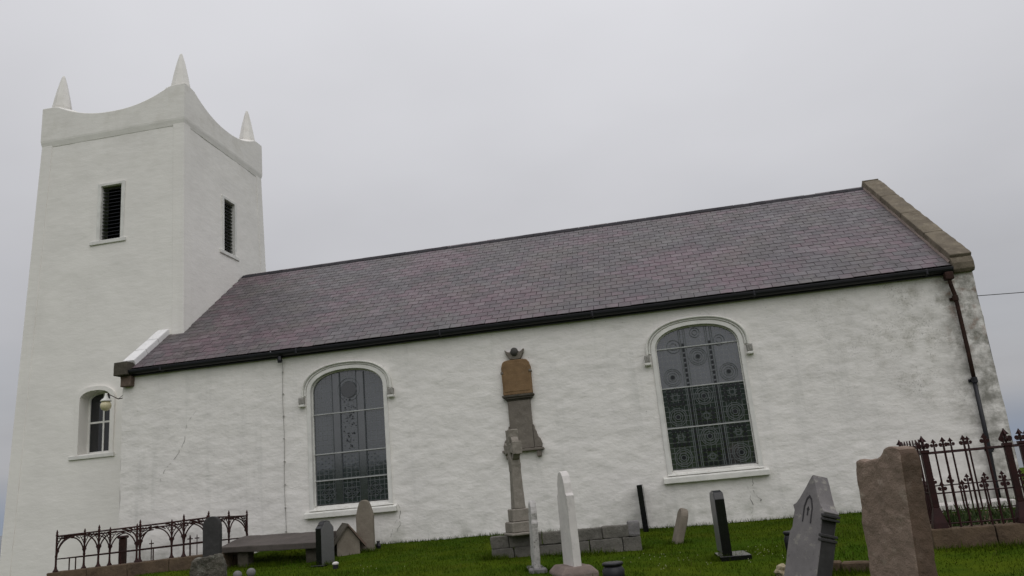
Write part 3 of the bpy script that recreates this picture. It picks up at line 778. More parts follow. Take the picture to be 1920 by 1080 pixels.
# small arched tower window
tw = empty('tower_window', (0, 0, 0)); tw.parent = tower; tw.location = (TWN['cx']-TXC, 0, 3)
yf = TYC-th(3.8)
def tring(h0, h1, zb_, r0, r1, y0, y1, name, mat):
    c = TWN; a = arch_pts(c['cx'], h0, zb_, c['zs'], r0, 20); d = arch_pts(c['cx'], h1, zb_, c['zs'], r1, 20); n = len(a); b = MB()
    vs = [(x, y0, z) for x, z in a]+[(x, y0, z) for x, z in d]+[(x, y1, z) for x, z in a]+[(x, y1, z) for x, z in d]; fs = []
    for i in range(n-1): fs += [(i, i+1, n+i+1, n+i), (2*n+i, 3*n+i, 3*n+i+1, 2*n+i+1), (i, 2*n+i, 2*n+i+1, i+1), (n+i, n+i+1, 3*n+i+1, 3*n+i)]
    fs += [(0, n, 3*n, 2*n), (n-1, 3*n-1, 4*n-1, 2*n-1)]
    b.add(vs, fs).build(name, mat, tw)
tring(.475, .60, 2.93, .255, .37, -.05+yf, yf+.5, 'reveal', M['tower'])
tring(.42, .474, 2.93, .20, .253, yf+.33, yf+.40, 'sash_frame', M['trim'])
cxw = TWN['cx']
MB().box(cxw-.43, cxw+.43, yf+.33, yf+.41, 2.93, 3.02).build('sash_frame', M['trim'], tw)
MB().box(cxw-.022, cxw+.022, yf+.335, yf+.39, 3.02, 4.63).build('glazing_bar', M['trim'], tw)
MB().box(cxw-.43, cxw+.43, yf+.34, yf+.395, 3.80, 3.85).build('glazing_bar', M['trim'], tw)
for sx in (-1, 1):
    for za, zb in ((3.02, 3.80), (3.85, 4.70)):
        MB().box(*(sorted((cxw+sx*.022, cxw+sx*.43))), yf+.36, yf+.37, za, zb).build('pane', M['tglass'], tw)
MB().box(cxw-.55, cxw+.55, yf+.43, yf+.45, 2.9, 4.75).build('backing', M['darkin'], tw)
MB().box(cxw-.74, cxw+.64, yf-.075, yf+.42, 2.82, 2.925).build('sill', M['trim'], tw, bevel=.01)

# ------------------------------------------------------------------ lamp on the nave corner and overhead wire
lamp = empty('bracket_lamp', (-.47, .0, 3.9), 0, 'cream globe lamp on a wire bracket in front of the small tower window', 'lamp')
MB().tube([(.0, .02, 4.14), (-.12, .0, 4.13), (-.25, 0, 4.20), (-.38, 0, 4.27), (-.47, 0, 4.28)], .011, 6).build('arm', M['iron'], lamp)
MB().tube([(.0, .02, 4.22), (-.1, .0, 4.14), (-.2, 0, 4.155)], .007, 6).build('cable', M['cable'], lamp)
MB().lathe([(.03, 4.31), (.035, 4.27), (.05, 4.2), (.13, 4.13), (.135, 4.105), (.09, 4.10)], 16, (-.47, 0)).build('cap', M['trim'], lamp, smooth=True)
MB().lathe([(.09, 4.098), (.125, 4.05), (.135, 3.99), (.115, 3.92), (.06, 3.87), (.012, 3.86)], 16, (-.47, 0)).build('globe', M['globe'], lamp, smooth=True)
wire = MB(); P0, P1 = Vector((20.49, .5, 4.22)), Vector((48, 3, 5.3))
wire.tube([P0.lerp(P1, t)+Vector((0, 0, -.5*4*t*(1-t))) for t in np.linspace(0, 1, 30)], .009, 5)
tag(wire.build('overhead_wire', M['cable']), 'thin dark wire running out from the east gable', 'wire')
MB().tube([(.02, 1.5, 3.35), (-.25, 1.42, 3.36), (-.5, 1.34, 3.33)], .008, 5).build('cable', M['cable'], tower)
MB().tube([(.63, 4.62, 8.6), (.66, 5.0, 8.42)], .012, 5).build('cable', M['cable'], tower) if False else None

# ------------------------------------------------------------------ wall memorial tablet
tb = empty('memorial_tablet', (10.25, 0, 1.8), 0, 'carved ochre and grey memorial tablet fixed to the white wall between the windows', 'memorial')
C_ = 10.25
def sym(pts): return [(C_+x, z) for x, z in pts]+[(C_-x, z) for x, z in reversed(pts) if x > 1e-6]
MB().prism(sym([(.20, 1.86), (.265, 1.86), (.265, 2.98), (.0, 2.98)][1:3]), -.09, .03).build('inscription_panel', M['plaque'], tb, bevel=.01, sub=.15, rough=.006, rs=6)
b = MB().prism(sym([(.345, 3.10), (.345, 3.74), (.325, 3.80), (.32, 3.84), (.27, 3.90), (.18, 3.92)]), -.12, .03)
b.build('ochre_panel', M['orange'], tb, bevel=.015, sub=.14, rough=.006, rs=6)
for s_ in (-1, 1): MB().box(C_+s_*.335-.03, C_+s_*.335+.03, -.135, .02, 3.60, 3.655).build('panel_ear', M['plaque'], tb, bevel=.01)
MB().prism(sym([(.30, 3.175), (.30, 3.70), (.16, 3.84)]), -.128, -.1).build('panel_field', M['orange'], tb, bevel=.006)
for k, (hw, za, zb, yy) in enumerate(((.37, 3.045, 3.10, -.16), (.325, 3.00, 3.044, -.14), (.29, 2.965, 2.999, -.11))):
    MB().box(C_-hw, C_+hw, yy, .02, za, zb).build('moulding', M['kneel'], tb, bevel=.012, sub=.1, rough=.008, rs=9)
MB().box(C_-.48, C_+.48, -.15, .02, 1.80, 1.86).build('base_shelf', M['plaque'], tb, bevel=.012, sub=.1, rough=.006, rs=8)
for s_ in (-1, 1):
    pts = [(.27, 1.865), (.44, 1.865), (.45, 1.95), (.415, 2.06), (.36, 2.12), (.345, 2.22), (.31, 2.28), (.30, 2.38), (.27, 2.40)]
    MB().prism([(C_+s_*x, z) for x, z in pts], -.085, .02).build('scroll', M['plaque'], tb, bevel=.012, sub=.08, rough=.006, rs=9)
    MB().box(C_+s_*.36-.05, C_+s_*.36+.05, -.12, .02, 1.655, 1.795).build('corbel', M['plaque'], tb, bevel=.015)
# winged head on top
b = MB().prism(sym([(.13, 3.925), (.165, 3.99), (.20, 4.06), (.235, 4.17), (.165, 4.12), (.11, 4.10), (.10, 4.13)]), -.10, .02)
b.build('wings', M['plaque'], tb, bevel=.012, sub=.06, rough=.010, rs=12)
hd = MB(); nst = 12
hd.lathe([(.012, 4.005), (.06, 4.02), (.088, 4.07), (.092, 4.11), (.075, 4.17), (.04, 4.20), (.01, 4.207)], 14, (C_, -.09)).build('carved_head', M['greyd2'], tb, smooth=True, rough=.006, rs=14)

# ------------------------------------------------------------------ gravestones
def headstone(name, outline, th_, loc, rz, mat, label, bevel=.012, sub=0, rough=0, lean=(0, 0), cat='gravestone', seed=1, rs=4, seg=1, edge=None):
    b = MB().prism(outline, -th_/2, th_/2); me = b.mesh(name, mat, bevel=bevel, sub=sub, rough=rough, rs=rs, seed=seed, seg=seg)
    o = ob(name, me, None, loc, (0, 0, 0))
    o.rotation_euler = (Matrix.Rotation(lean[0], 3, 'Y') @ Matrix.Rotation(lean[1], 3, 'X') @ Matrix.Rotation(rz, 3, 'Z')).to_euler()
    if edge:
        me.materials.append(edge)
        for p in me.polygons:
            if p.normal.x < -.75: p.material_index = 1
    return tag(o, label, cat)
def G(x, y, d=-.06): return (x, y, gz(x, y)+d)
def mir(pts): return [(x, z) for x, z in pts]+[(-x, z) for x, z in reversed(pts) if x > 1e-6]
def round_top(hw, zs, rise, z0=0, n=12):
    return [(hw, z0)]+[(hw*math.cos(PI*k/n), zs+rise*math.sin(PI*k/n)) for k in range(n+1)]+[(-hw, z0)]
rad = math.radians
# rounded dark stone by the left railing
headstone('gravestone', round_top(.17, 1.01, .17), .14, (4.40, -3.22, -.16), rad(12), M['greyd'], 'plain dark grey round-topped gravestone against the arched railing', .012, .1, .006)
# lichened stump in the foreground
headstone('gravestone', [(.23, 0), (.235, .5), (.225, .76), (.20, .84), (.17, .93), (.10, .96), (.05, .92), (-.02, .925), (-.10, .915), (-.18, .905), (-.225, .85), (-.235, .6), (-.23, 0)], .22, G(6.93, -7.6), rad(15), M['lichen'],
          'rough lichen-crusted low gravestone at the bottom left edge', .03, .04, .022, seed=5, rs=11, seg=2)
for k, (x, y, zt) in enumerate(((7.28, -7.46, .265), (7.47, -7.43, .285))):
    t = empty('ball_post', G(x, y, -.05), 0, ('left' if k == 0 else 'right')+' of the two small ball-topped stone posts on the grass', 'post', 'ball posts in the foreground')
    z0 = gz(x, y)-.05; hh = zt-z0
    MB().lathe([(.05, 0), (.045, hh-.14), (.035, hh-.11)], 10).build('shaft', M['grey'], t, world=False, smooth=True)
    MB().lathe([(.03, hh-.112), (.052, hh-.085), (.062, hh-.055), (.055, hh-.02), (.03, hh), (.008, hh+.006)], 14).build('ball', M['grey'], t, world=False, smooth=True, rough=.004, rs=14)
# table tomb
tt = empty('table_tomb', (5.05, -1.75, gz(5.05, -1.75)), 0, 'low table tomb with a long tilted grey brown slab on stone legs', 'tomb')
b = MB().box(-1.08, 1.12, -.50, .52, 0, .13); o = b.build('slab', M['greyd'], tt, world=False, bevel=.02, seg=2, sub=.16, rough=.012, rs=3)
o.data.materials[0] = stone('table_slab_stone', (.125, .108, .098), (.088, .077, .07), (.17, .155, .14), .4, 3, .4, .01)
o.location = (0, 0, .345); o.rotation_euler = (rad(9), rad(1.5), rad(-2))
for x, y in ((-.62, -.22), (.90, -.22)):
    MB().box(x-.12, x+.12, y-.14, y+.14, -.15, .36).build('leg', M['kneel'], tt, world=False, bevel=.02, sub=.12, rough=.01)
MB().box(.55, .83, .25, .38, -.15, .42).build('leg', M['grey'], tt, world=False, bevel=.02)
# dark stone with polished edge
dk = mir([(.25, 0), (.25, .76), (.20, .80), (.15, .83), (.11, .88), (.0, .90)])
t = empty('gravestone', G(6.46, -2.55), rad(83), 'small grey-faced gravestone with black polished edge at the right end of the table tomb', 'gravestone')
MB().prism(dk, -.06, .06).build('slab', M['granite'], t, world=False, bevel=.004)
MB().prism([(x*.97, z*.985) for x, z in dk], -.066, -.0603).build('face', M['granitef'], t, world=False)
MB().box(-.32, .32, -.15, .15, -.08, .07).build('base', M['granite'], t, world=False, bevel=.006)
# little white flower holder by it
t = empty('grave_lamp', G(6.97, -3.27, 0), 0, 'tiny white-topped grave light beside the dark gravestone', 'grave light')
MB().lathe([(.055, -.03), (.05, .075)], 10).build('holder', M['pot'], t, world=False); MB().lathe([(.06, .076), (.065, .10), (.03, .125)], 10).build('cap', M['white'], t, world=False)
# gabled coped tomb behind
t = empty('coped_tomb', (6.25, -.95, gz(6.25, -.95)), rad(118), 'small house-shaped coped tomb with slate roof behind the table tomb', 'tomb')
MB().add([(-.55, -.24, -.2), (.5, -.24, -.2), (.5, .24, -.2), (-.55, .24, -.2), (-.55, -.24, .22), (.5, -.24, .22), (.5, .24, .22), (-.55, .24, .22), (-.55, 0, .54), (.5, 0, .54)],
         [(0,1,5,4),(2,3,7,6),(0,4,8,7,3),(1,2,6,9,5),(4,5,9,8),(7,8,9,6)]).build('body', M['tan'], t, world=False)
for s_ in (-1, 1):
    b = MB(); vs = [(-.62, 0, .555), (.57, 0, .555), (.57, s_*.36, .09), (-.62, s_*.36, .09)]; vs += [(x, y+s_*.02, z+.045) for x, y, z in vs]
    vs[4] = (-.62, 0, .60); vs[5] = (.57, 0, .60)
    b.add(vs, [(0,1,2,3),(4,5,6,7),(0,1,5,4),(1,2,6,5),(2,3,7,6),(3,0,4,7)]).build('roof_slab', M['kneel'] if s_ > 0 else M['brick'], t, world=False)
# tan pointed slab
headstone('gravestone', mir([(.185, 0), (.19, .78), (.125, 1.02), (.10, 1.08), (.04, 1.12)]), .16, G(6.76, -1.05, -.04), rad(8), M['tan'], 'tan coffin-shaped gravestone in front of the first nave window', .015, .1, .006)
o = MB().lathe([(.05, -.02), (.06, .06), (.03, .13), (.045, .16)], 10).build('grave_vase', M['pot']); o.location = G(6.93, -.75, 0); tag(o, 'little black vase on the grass beside the tan gravestone', 'vase')
# low wall of blocks with the celtic cross at its left end
lw = empty('plot_wall', (11.3, -3.1, -.2), 0, 'low wall of grey stone blocks under the cross, along a grave plot', 'wall'); lw['kind'] = 'thing'
xs_ = [0, .34, .95, 1.52, 2.05, 2.62]
pa, pb = Vector((10.02, -3.32)), Vector((12.72, -2.90)); dv = (pb-pa).normalized(); ang = math.atan2(dv.y, dv.x)
for ci, (za, zb) in enumerate(((-.02, .19), (-.42, -.026))):
    cuts = xs_ if ci == 0 else [0, .42, .80, 1.35, 1.8, 2.4, 2.74]
    for k in range(len(cuts)-1):
        c0, c1 = cuts[k]+.006, cuts[k+1]-.006; mid = pa+dv*((c0+c1)/2)
        slope_z = -.0
        me = MB().box(-(c1-c0)/2, (c1-c0)/2, -.14-.01*ci, .14, za, zb+random.uniform(-.006, .006)).mesh('block', M['block'], bevel=.018, seg=2, sub=.11, rough=.014, rs=5, seed=k+ci*9)
        o = ob('block', me, lw, (mid.x-11.3, mid.y+3.1+random.uniform(-.01, .01), .2), (0, 0, ang))
me = MB().box(-.11, .11, -.13, .13, 0, .27).mesh('end_block', M['grey'], bevel=.04, seg=2, sub=.08, rough=.012, rs=6)
ob('end_block', me, lw, (12.62-11.3, -2.94+3.1, -.024+.2), (0, .04, ang))
cr = empty('celtic_cross', (10.60, -3.36, .19), rad(116), 'weathered brown celtic cross on a stepped plinth against the white wall', 'cross')
for k, (hw, hd_, za, zb) in enumerate(((.33, .25, 0, .05), (.255, .22, .05, .235), (.18, .165, .235, .46))):
    MB().box(-hw*.9, hw*.9, -hd_, hd_, za+.001, zb).build('plinth_step', M['crossst'], cr, world=False, bevel=.015, sub=.1, rough=.008, rs=6, seed=k)
sh = MB().add([(x*a, y*c, z) for z, a, c in ((.46, .125, .105), (1.20, .095, .085)) for x, y in ((-1,-1),(1,-1),(1,1),(-1,1))], [(0,3,2,1),(4,5,6,7),(0,1,5,4),(1,2,6,5),(2,3,7,6),(3,0,4,7)])
sh.build('shaft', M['crossst'], cr, world=False, bevel=.01, sub=.12, rough=.005, rs=8)
b = MB(); zc_ = 1.55
b.prism([(.085, 1.12), (.105, 1.26), (.085, 1.44), (.085, 1.47), (.16, 1.47), (.28, 1.43), (.28, 1.67), (.16, 1.63), (.085, 1.63), (.085, 1.66), (.12, 1.90), (-.12, 1.90), (-.085, 1.66), (-.085, 1.63), (-.16, 1.63), (-.28, 1.67), (-.28, 1.43), (-.16, 1.47), (-.085, 1.47), (-.085, 1.44), (-.105, 1.26), (-.085, 1.12)], -.095, .095)
b.build('cross_head', M['crossst'], cr, world=False, bevel=.012, sub=.08, rough=.010, rs=11)
b = MB(); n = 28; vs = []
for k in range(n):
    a = 2*PI*k/n
    for rr in (.165, .235):
        for yy in (-.065, .065): vs.append((rr*math.cos(a), yy, zc_+rr*math.sin(a)))
fs = []
for k in range(n):
    i, j = 4*k, 4*((k+1) % n); fs += [(i, i+2, j+2, j), (i+2, i+3, j+3, j+2), (i+1, j+1, j+3, i+3), (i, j, j+1, i+1)]
b.add(vs, fs).build('ring', M['crossst'], cr, world=False)
# thin peeling white stone
t = empty('gravestone', G(11.06, -4.8, -.05), rad(105), 'thin peeling white gravestone seen edge-on, left of the tall white one', 'gravestone')
MB().prism(mir([(.24, .08), (.24, .72), (.25, .80), (.20, .84), (.21, .95), (.17, 1.05), (.10, 1.12), (.0, 1.15)]), -.05, .05).build('slab', M['whitew'], t, world=False, bevel=.012, sub=.07, rough=.008, rs=8)
MB().box(-.32, .32, -.14, .14, -.05, .10).build('base', M['grey'], t, world=False, bevel=.02, sub=.1, rough=.01)
t.rotation_euler = (Matrix.Rotation(rad(1.5), 3, 'Y') @ Matrix.Rotation(rad(105), 3, 'Z')).to_euler()
# tall white stone on a plinth
t = empty('gravestone', (11.72, -5.35, gz(11.72, -5.35)), rad(112), 'tall clean white marble gravestone with curved top on a pinkish plinth', 'gravestone')
MB().prism(mir([(.31, .14), (.285, 1.18), (.285, 1.20), (.23, 1.235), (.215, 1.30), (.20, 1.39), (.14, 1.50), (.07, 1.56), (.0, 1.575)]), -.062, .062).build('slab', M['white'], t, world=False, bevel=.010, seg=2)
MB().add([(x*a, y*c, z) for z, a, c in ((-.3, .40, .29), (.06, .40, .29), (.155, .34, .20)) for x, y in ((-1,-1),(1,-1),(1,1),(-1,1))],
         [(0,3,2,1),(8,9,10,11)]+[(4*l+k, 4*l+(k+1) % 4, 4*l+4+(k+1) % 4, 4*l+4+k) for l in range(2) for k in range(4)]).build('plinth', M['plinth'], t, world=False, bevel=.015, sub=.1, rough=.006)
# black edge-on stone under the wall
headstone('gravestone', mir([(.26, 0), (.26, 1.02)]), .115, (12.80, -.30, gz(12.8, -.3)-.06), rad(88.5), M['granite'], 'slim black gravestone seen edge-on close to the white wall', .006, lean=(rad(-1.5), 0))
# little leaning tan stone
headstone('gravestone', round_top(.17, .56, .17), .14, G(13.36, -2.4, -.08), rad(104), M['tan'], 'small leaning tan round-topped gravestone below the second window', .02, .07, .008, lean=(rad(19), 0))
# black polished stone with base
t = empty('gravestone', G(14.10, -4.35, 0), rad(94), 'polished black gravestone with sloping shoulder on a low black base', 'gravestone')
MB().prism(mir([(.30, .05), (.30, .93), (.24, 1.03), (.0, 1.06)]), -.075, .075).build('slab', M['granite'], t, world=False, bevel=.006)
MB().prism(mir([(.285, .10), (.285, .90), (.22, 1.01), (.0, 1.035)]), .0753, .079).build('front_panel', M['granitef'], t, world=False)
MB().box(-.36, .36, -.36, .12, -.06, .052).build('base', M['granite'], t, world=False, bevel=.006)
# flower pots
def pot(x, y, zt, rr, label):
    t = empty('flower_pot', G(x, y, 0), 0, label, 'flower pot'); h = zt-gz(x, y)
    MB().lathe([(rr*.72, -.02), (rr*.8, .03), (rr*.98, h*.45), (rr, h*.72), (rr*.85, h*.80), (rr*.82, h*.86)], 20).build('bowl', M['pot'], t, world=False, smooth=True)
    MB().lathe([(rr*.84, h*.862), (rr*.95, h*.90), (rr*.97, h*.97), (rr*.85, h), (rr*.5, h*.985)], 20).build('rim', M['pot'], t, world=False, smooth=True)
pot(12.42, -6.5, -.09, .155, 'black flower pot on the grass at the bottom centre')
pot(15.09, -4.85, .0, .105, 'small black flower pot behind the leaning gothic gravestone')
# gothic grey stone
t = empty('gravestone', (14.89, -6.95, gz(15.02, -6.95)), rad(120), 'leaning grey gothic gravestone with gabled top and pointed niche', 'gravestone')
ol = mir([(.30, -.1), (.30, .62), (.265, .68), (.265, .90), (.305, .965), (.25, 1.00), (.20, 1.06), (.13, 1.18), (.06, 1.31), (.0, 1.40)])
MB().prism(ol, -.12, .12).build('slab', M['gothic'], t, world=False, bevel=.006, seg=1, sub=.09, rough=.004, rs=6)
MB().box(-.3035, -.29, -.112, .112, -.1, .60).build('shade_panel', M['greyd'], t, world=False)  # dark panels put the near edge's shade into its colour
MB().box(-.2685, -.25, -.105, .105, .69, .86).build('shade_panel', M['greyd'], t, world=False)
# gabled coping edges, side mouldings and niche
for s_ in (-1,):
    for za, zb in ((.60, .635), (.655, .69), (.86, .89), (.905, .94)):
        MB().box(*(sorted((s_*.25, s_*.318))), -.128, .128, za, zb).build('side_moulding', M['greyd'], t, world=False, bevel=.006)
for s_ in (-1, 1):
    pts = [(s_*.065, .78), (s_*.085, .78), (s_*.085, .98), (s_*.05, 1.09), (0, 1.135), (0, 1.105), (s_*.035, 1.07), (s_*.065, .97)]
    for y0 in (.1195, ): MB().prism(pts, y0, y0+.006).build('niche_moulding', M['incise'], t, world=False)
b = MB().prism([(.012, .87), (.012, .93), (.03, .95), (0, .99), (-.03, .95), (-.012, .93), (-.012, .87)], .1195, .1245); b.build('carved_motif', M['incise'], t, world=False)
t.rotation_euler = (Matrix.Rotation(rad(17), 3, 'Y') @ Matrix.Rotation(rad(120), 3, 'Z')).to_euler()
# large sandstone slab
headstone('gravestone', [(.38, -.1), (.38, .9), (.375, 1.42), (.34, 1.50), (.28, 1.53), (.20, 1.50), (.11, 1.525), (.03, 1.52), (-.06, 1.55), (-.13, 1.62), (-.22, 1.65), (-.33, 1.63), (-.375, 1.57), (-.38, -.1)], .24, (15.63, -8.65, gz(15.7, -8.7)), rad(115), M['sand'],
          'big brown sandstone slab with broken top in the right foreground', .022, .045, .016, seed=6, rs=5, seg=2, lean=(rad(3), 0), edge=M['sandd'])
headstone('gravestone', mir([(.10, 0), (.10, 1.50)]), .10, G(16.17, -6.75), rad(20), M['brick'], 'narrow stone just showing behind the broken sandstone slab', .015, .1, .008)
# rock and kerb between them
o = MB().lathe([(.01, -.05), (.09, -.04), (.12, .03), (.08, .10), (.02, .13)], 9).build('rock', M['rock'], rough=.05, rs=9, sub=.05); o.location = G(14.74, -6.2, .02); tag(o, 'pale yellowish rock on the grass beside the gothic gravestone', 'rock')
t = empty('grave_kerb', (15.7, -6.25, gz(15.7, -6.25)), rad(-24), 'sunken brown kerb behind the gothic and sandstone gravestones', 'kerb'); t['kind'] = 'thing'
for k in range(3): MB().box(-.65+k*.45, -.21+k*.45, -.08, .08, -.2, .13+random.uniform(-.01, .01)).build('kerb_stone', M['kerb'], t, world=False, bevel=.02, sub=.09, rough=.012, seed=k)
# pale ledger by the east end of the wall
o = MB().box(-.95, .95, -.35, .35, -.3, .12).build('ledger_stone', M['white'], bevel=.02, sub=.2, rough=.01); o.location = (18.9, -.75, gz(18.9, -.75)); tag(o, 'pale flat ledger stone at the wall foot inside the spiked railing', 'tomb')
headstone('gravestone', mir([(.22, 0), (.22, .8), (.12, .95), (0, 1.0)]), .14, (21.7, -1.6, gz(21.7, -1.6)), rad(80), M['brick'], 'brown gravestone glimpsed through the spiked railing beyond the east gable', .02, .1, .01)

# ------------------------------------------------------------------ arched cast-iron railing on the left
FX0, FX1, FY0, FY1 = .43, 3.95, -2.6, -1.0
kz = lambda x, y: .175+.028*(x-.4)-.03*(y+2.6)
rl = empty('arched_railing', (2.2, -1.8, .1), 0, 'rusty cast-iron railing with arched tracery around the plot before the tower', 'railing')
# post with foot, finial and collar
b = MB().lathe([(.055, 0), (.055, .02), (.03, .06), (.022, .12), (.020, .28), (.026, .30), (.026, .33), (.020, .35), (.021, .72), (.026, .735), (.026, .76), (.016, .775), (.024, .80), (.004, .86)], 8)
post_me = b.mesh('post', M['iron'])
def bracket_mesh():
    b = MB()
    s_ = 1
    b.tube([(.012, 0, .30)]+[(.014+.40*(1-math.cos(a)), 0, .30+.39*math.sin(a)) for a in np.linspace(.12, PI/2, 10)], .015, 5)
    b.tube([(.012, 0, .50), (.04, 0, .58), (.075, 0, .63), (.14, 0, .70)], .010, 4)
    n = 10; b.tube([(.055+.036*math.cos(2*PI*k/n), 0, .655+.036*math.sin(2*PI*k/n)) for k in range(n+1)], .009, 4)
    b.tube([(.03+.03*math.cos(2*PI*k/n), 0, .42+.03*math.sin(2*PI*k/n)) for k in range(n+1)], .008, 4)
    b.tube([(.16, 0, .66), (.20, 0, .685), (.26, 0, .70)], .014, 4)
    return b.mesh('bracket', M['iron'])
br_me = bracket_mesh()
stub_me = MB().lathe([(.014, 0), (.014, .27)], 6).mesh('stub', M['iron'])
stubc_me = MB().lathe([(.012, 0), (.012, .40), (.004, .46)], 6).box(-.055, .055, -.008, .008, .36, .385).mesh('stub', M['iron'])
def rpost(x, y, dirs):
    o = ob('post', post_me, rl, (x-2.2, y+1.8, kz(x, y)-.1))
    for rz in dirs: ob('bracket', br_me, rl, (x-2.2, y+1.8, kz(x, y)-.1), (0, 0, rz))
front = [.43, 1.43, 2.39, 3.39, 3.95]; back = [.51, 1.2, 2.08, 2.96, 3.94]
H_ = PI/2
for x in front: rpost(x, FY0, (0, H_) if x == front[0] else (PI, H_) if x == front[-1] else (0, PI))
for x in back: rpost(x, FY1, (0, -H_) if x == back[0] else (PI, -H_) if x == back[-1] else (0, PI))
rpost(.47, -1.8, (H_, -H_)); rpost(3.95, -1.8, (H_, -H_))
def rrail(p, q, z, name='rail', r=.014):
    MB().tube([(p[0], p[1], kz(*p)+z), ((p[0]+q[0])/2, (p[1]+q[1])/2, kz((p[0]+q[0])/2, (p[1]+q[1])/2)+z-.004), (q[0], q[1], kz(*q)+z)], r, 6).build(name, M['iron'], rl)
for p, q in (((FX0, FY0), (FX1, FY0)), ((.51, FY1), (FX1, FY1)), ((FX0, FY0), (.51, FY1)), ((FX1, FY0), (FX1, FY1))):
    rrail(p, q, .725, 'top_rail', .019); rrail(p, q, .26, 'lower_rail', .013)
for x in (.75, .9, 1.95, 2.7): ob('stub', stub_me, rl, (x-2.2, FY0+1.8, kz(x, FY0)-.1))
for x in (1.55, 2.52, 2.68, 2.5): ob('stub', stubc_me, rl, (x-2.2, FY1+1.8+.02*x, kz(x, FY1)-.1))
kb = empty('grave_kerb', (2.2, -1.8, -.1), 0, 'brown stone kerb carrying the arched railing', 'kerb'); kb['kind'] = 'thing'
def kerb_run(p, q, n, par, mat, zt, zb, w_=.11, seed=0, rot=False):
    p, q = Vector(p), Vector(q); d = (q-p).normalized(); L = (q-p).length; nrm = Vector((-d.y, d.x))
    for k in range(n):
        a, c = p+d*(L*k/n+.006), p+d*(L*(k+1)/n-.006); vs = []
        for lev in (0, 1):
            for pt_, s_ in ((a, -1), (c, -1), (c, 1), (a, 1)):
                xy = pt_+nrm*w_*s_; vs.append((xy.x, xy.y, zt(pt_.x, pt_.y) if lev else zb(pt_.x, pt_.y)))
        MB().add(vs, [(0,3,2,1),(4,5,6,7),(0,1,5,4),(1,2,6,5),(2,3,7,6),(3,0,4,7)]).build('kerb_stone', mat, par, bevel=.02, seg=2, sub=.12, rough=.012, rs=5, seed=seed+k)
kt = lambda x, y: kz(x, y)+.004; kbm = lambda x, y: gz(x, y)-.3
kerb_run((.30, FY0), (4.07, FY0), 4, kb, M['kerb'], kt, kbm)
kerb_run((.4, FY1), (4.06, FY1), 4, kb, M['kerb'], kt, kbm, seed=5)
kerb_run((.45, FY0+.12), (.5, FY1-.12), 2, kb, M['kerb'], kt, kbm, seed=10); kerb_run((3.95, FY0+.12), (3.95, FY1-.12), 2, kb, M['kerb'], kt, kbm, seed=14)
t = empty('stone_post', (.52, -.55, gz(.52, -.55)), rad(10), 'square red brown post standing behind the arched railing', 'post')
MB().box(-.07, .07, -.07, .07, -.1, 1.24).build('shaft', M['rust'], t, world=False, bevel=.01); MB().box(-.10, .10, -.10, .10, 1.242, 1.31).build('cap', M['ironr'], t, world=False, bevel=.02)

# ------------------------------------------------------------------ spiked railing on the right
sr = empty('spiked_railing', (18.6, -3.7, -.12), 0, 'red brown iron railing with trefoil spikes around the plot at right', 'railing')
KT = -.125
def finial(b, z, s=1.):
    b.prism([(0.0, z+.15*s), (-.022*s, z+.115*s), (-.045*s, z+.085*s), (-.015*s, z+.08*s), (-.012*s, z+.055*s), (.012*s, z+.055*s), (.015*s, z+.08*s), (.045*s, z+.085*s), (.022*s, z+.115*s)], -.010, .010)
    for s_ in (-1, 1):
        n = 8; b.prism([(s_*.042*s+.026*s*math.cos(2*PI*k/n), z+.038*s+.03*s*math.sin(2*PI*k/n)) for k in range(n)], -.010, .010)
    b.box(-.05*s, .05*s, -.009, .009, z+.005, z+.018); b.box(-.011, .011, -.011, .011, z-.02, z+.06*s)
b = MB(); finial(b, 0, 1.); fin_me = b.mesh('finial', M['ironr'])
b = MB(); finial(b, 0, .95); fin2_me = b.mesh('finial', M['ironr'])
bar_me = MB().lathe([(.016, 0), (.016, 1.16)], 6).mesh('bar', M['ironr'])
dog_me = MB().lathe([(.015, 0), (.015, .52)], 6).mesh('dog_bar', M['ironr'])
pst = MB().box(-.045, .045, -.045, .045, .30, 1.14).add([(x*a, y*a, z) for z, a in ((0, .105), (.08, .095), (.30, .046)) for x, y in ((-1,-1),(1,-1),(1,1),(-1,1))],
      [(0,3,2,1),(8,9,10,11)]+[(4*l+k, 4*l+(k+1) % 4, 4*l+4+(k+1) % 4, 4*l+4+k) for l in range(2) for k in range(4)])
pst.box(-.06, .06, -.06, .06, 1.10, 1.15); pst_me = pst.mesh('post', M['ironr'], bevel=.006)
b = MB(); finial(b, 0, 1.35); n = len(b.v); fs = list(b.f); vv = [(y, x, z) for x, y, z in b.v]; b.add(vv, fs); pfin_me = b.mesh('finial', M['ironr'])
def srun(p, q, n, posts, first_dog=True):
    p, q = Vector(p), Vector(q); d = q-p; rz = math.atan2(d.y, d.x)
    for k in range(n+1):
        c = p+d*(k/n); loc = (c.x-18.6, c.y+3.7, KT+.12)
        if k in posts:
            o = ob('post', pst_me, sr, loc, (0, 0, rz)); ob('finial', pfin_me, o, (0, 0, 1.16)); 
        else:
            o = ob('bar', bar_me, sr, loc, (0, 0, rz)); ob('finial', fin_me, o, (0, 0, 1.17), (0, 0, random.uniform(-.15, .15)))
        if k < n:
            c = p+d*((k+.5)/n); o = ob('dog_bar', dog_me, sr, (c.x-18.6, c.y+3.7, KT+.12), (0, 0, rz)); ob('finial', fin2_me, o, (0, 0, .53), (0, 0, random.uniform(-.15, .15)))
    for z, r in ((1.09, .012), (.50, .011), (.06, .011)):
        MB().tube([(p.x, p.y, KT+z), (q.x, q.y, KT+z)], r, 5).build('rail', M['ironr'], sr)
Q0, Q1, Q2, Q3 = (17.24, -4.95), (20.35, -5.25), (20.7, -2.7), (17.62, -2.40)
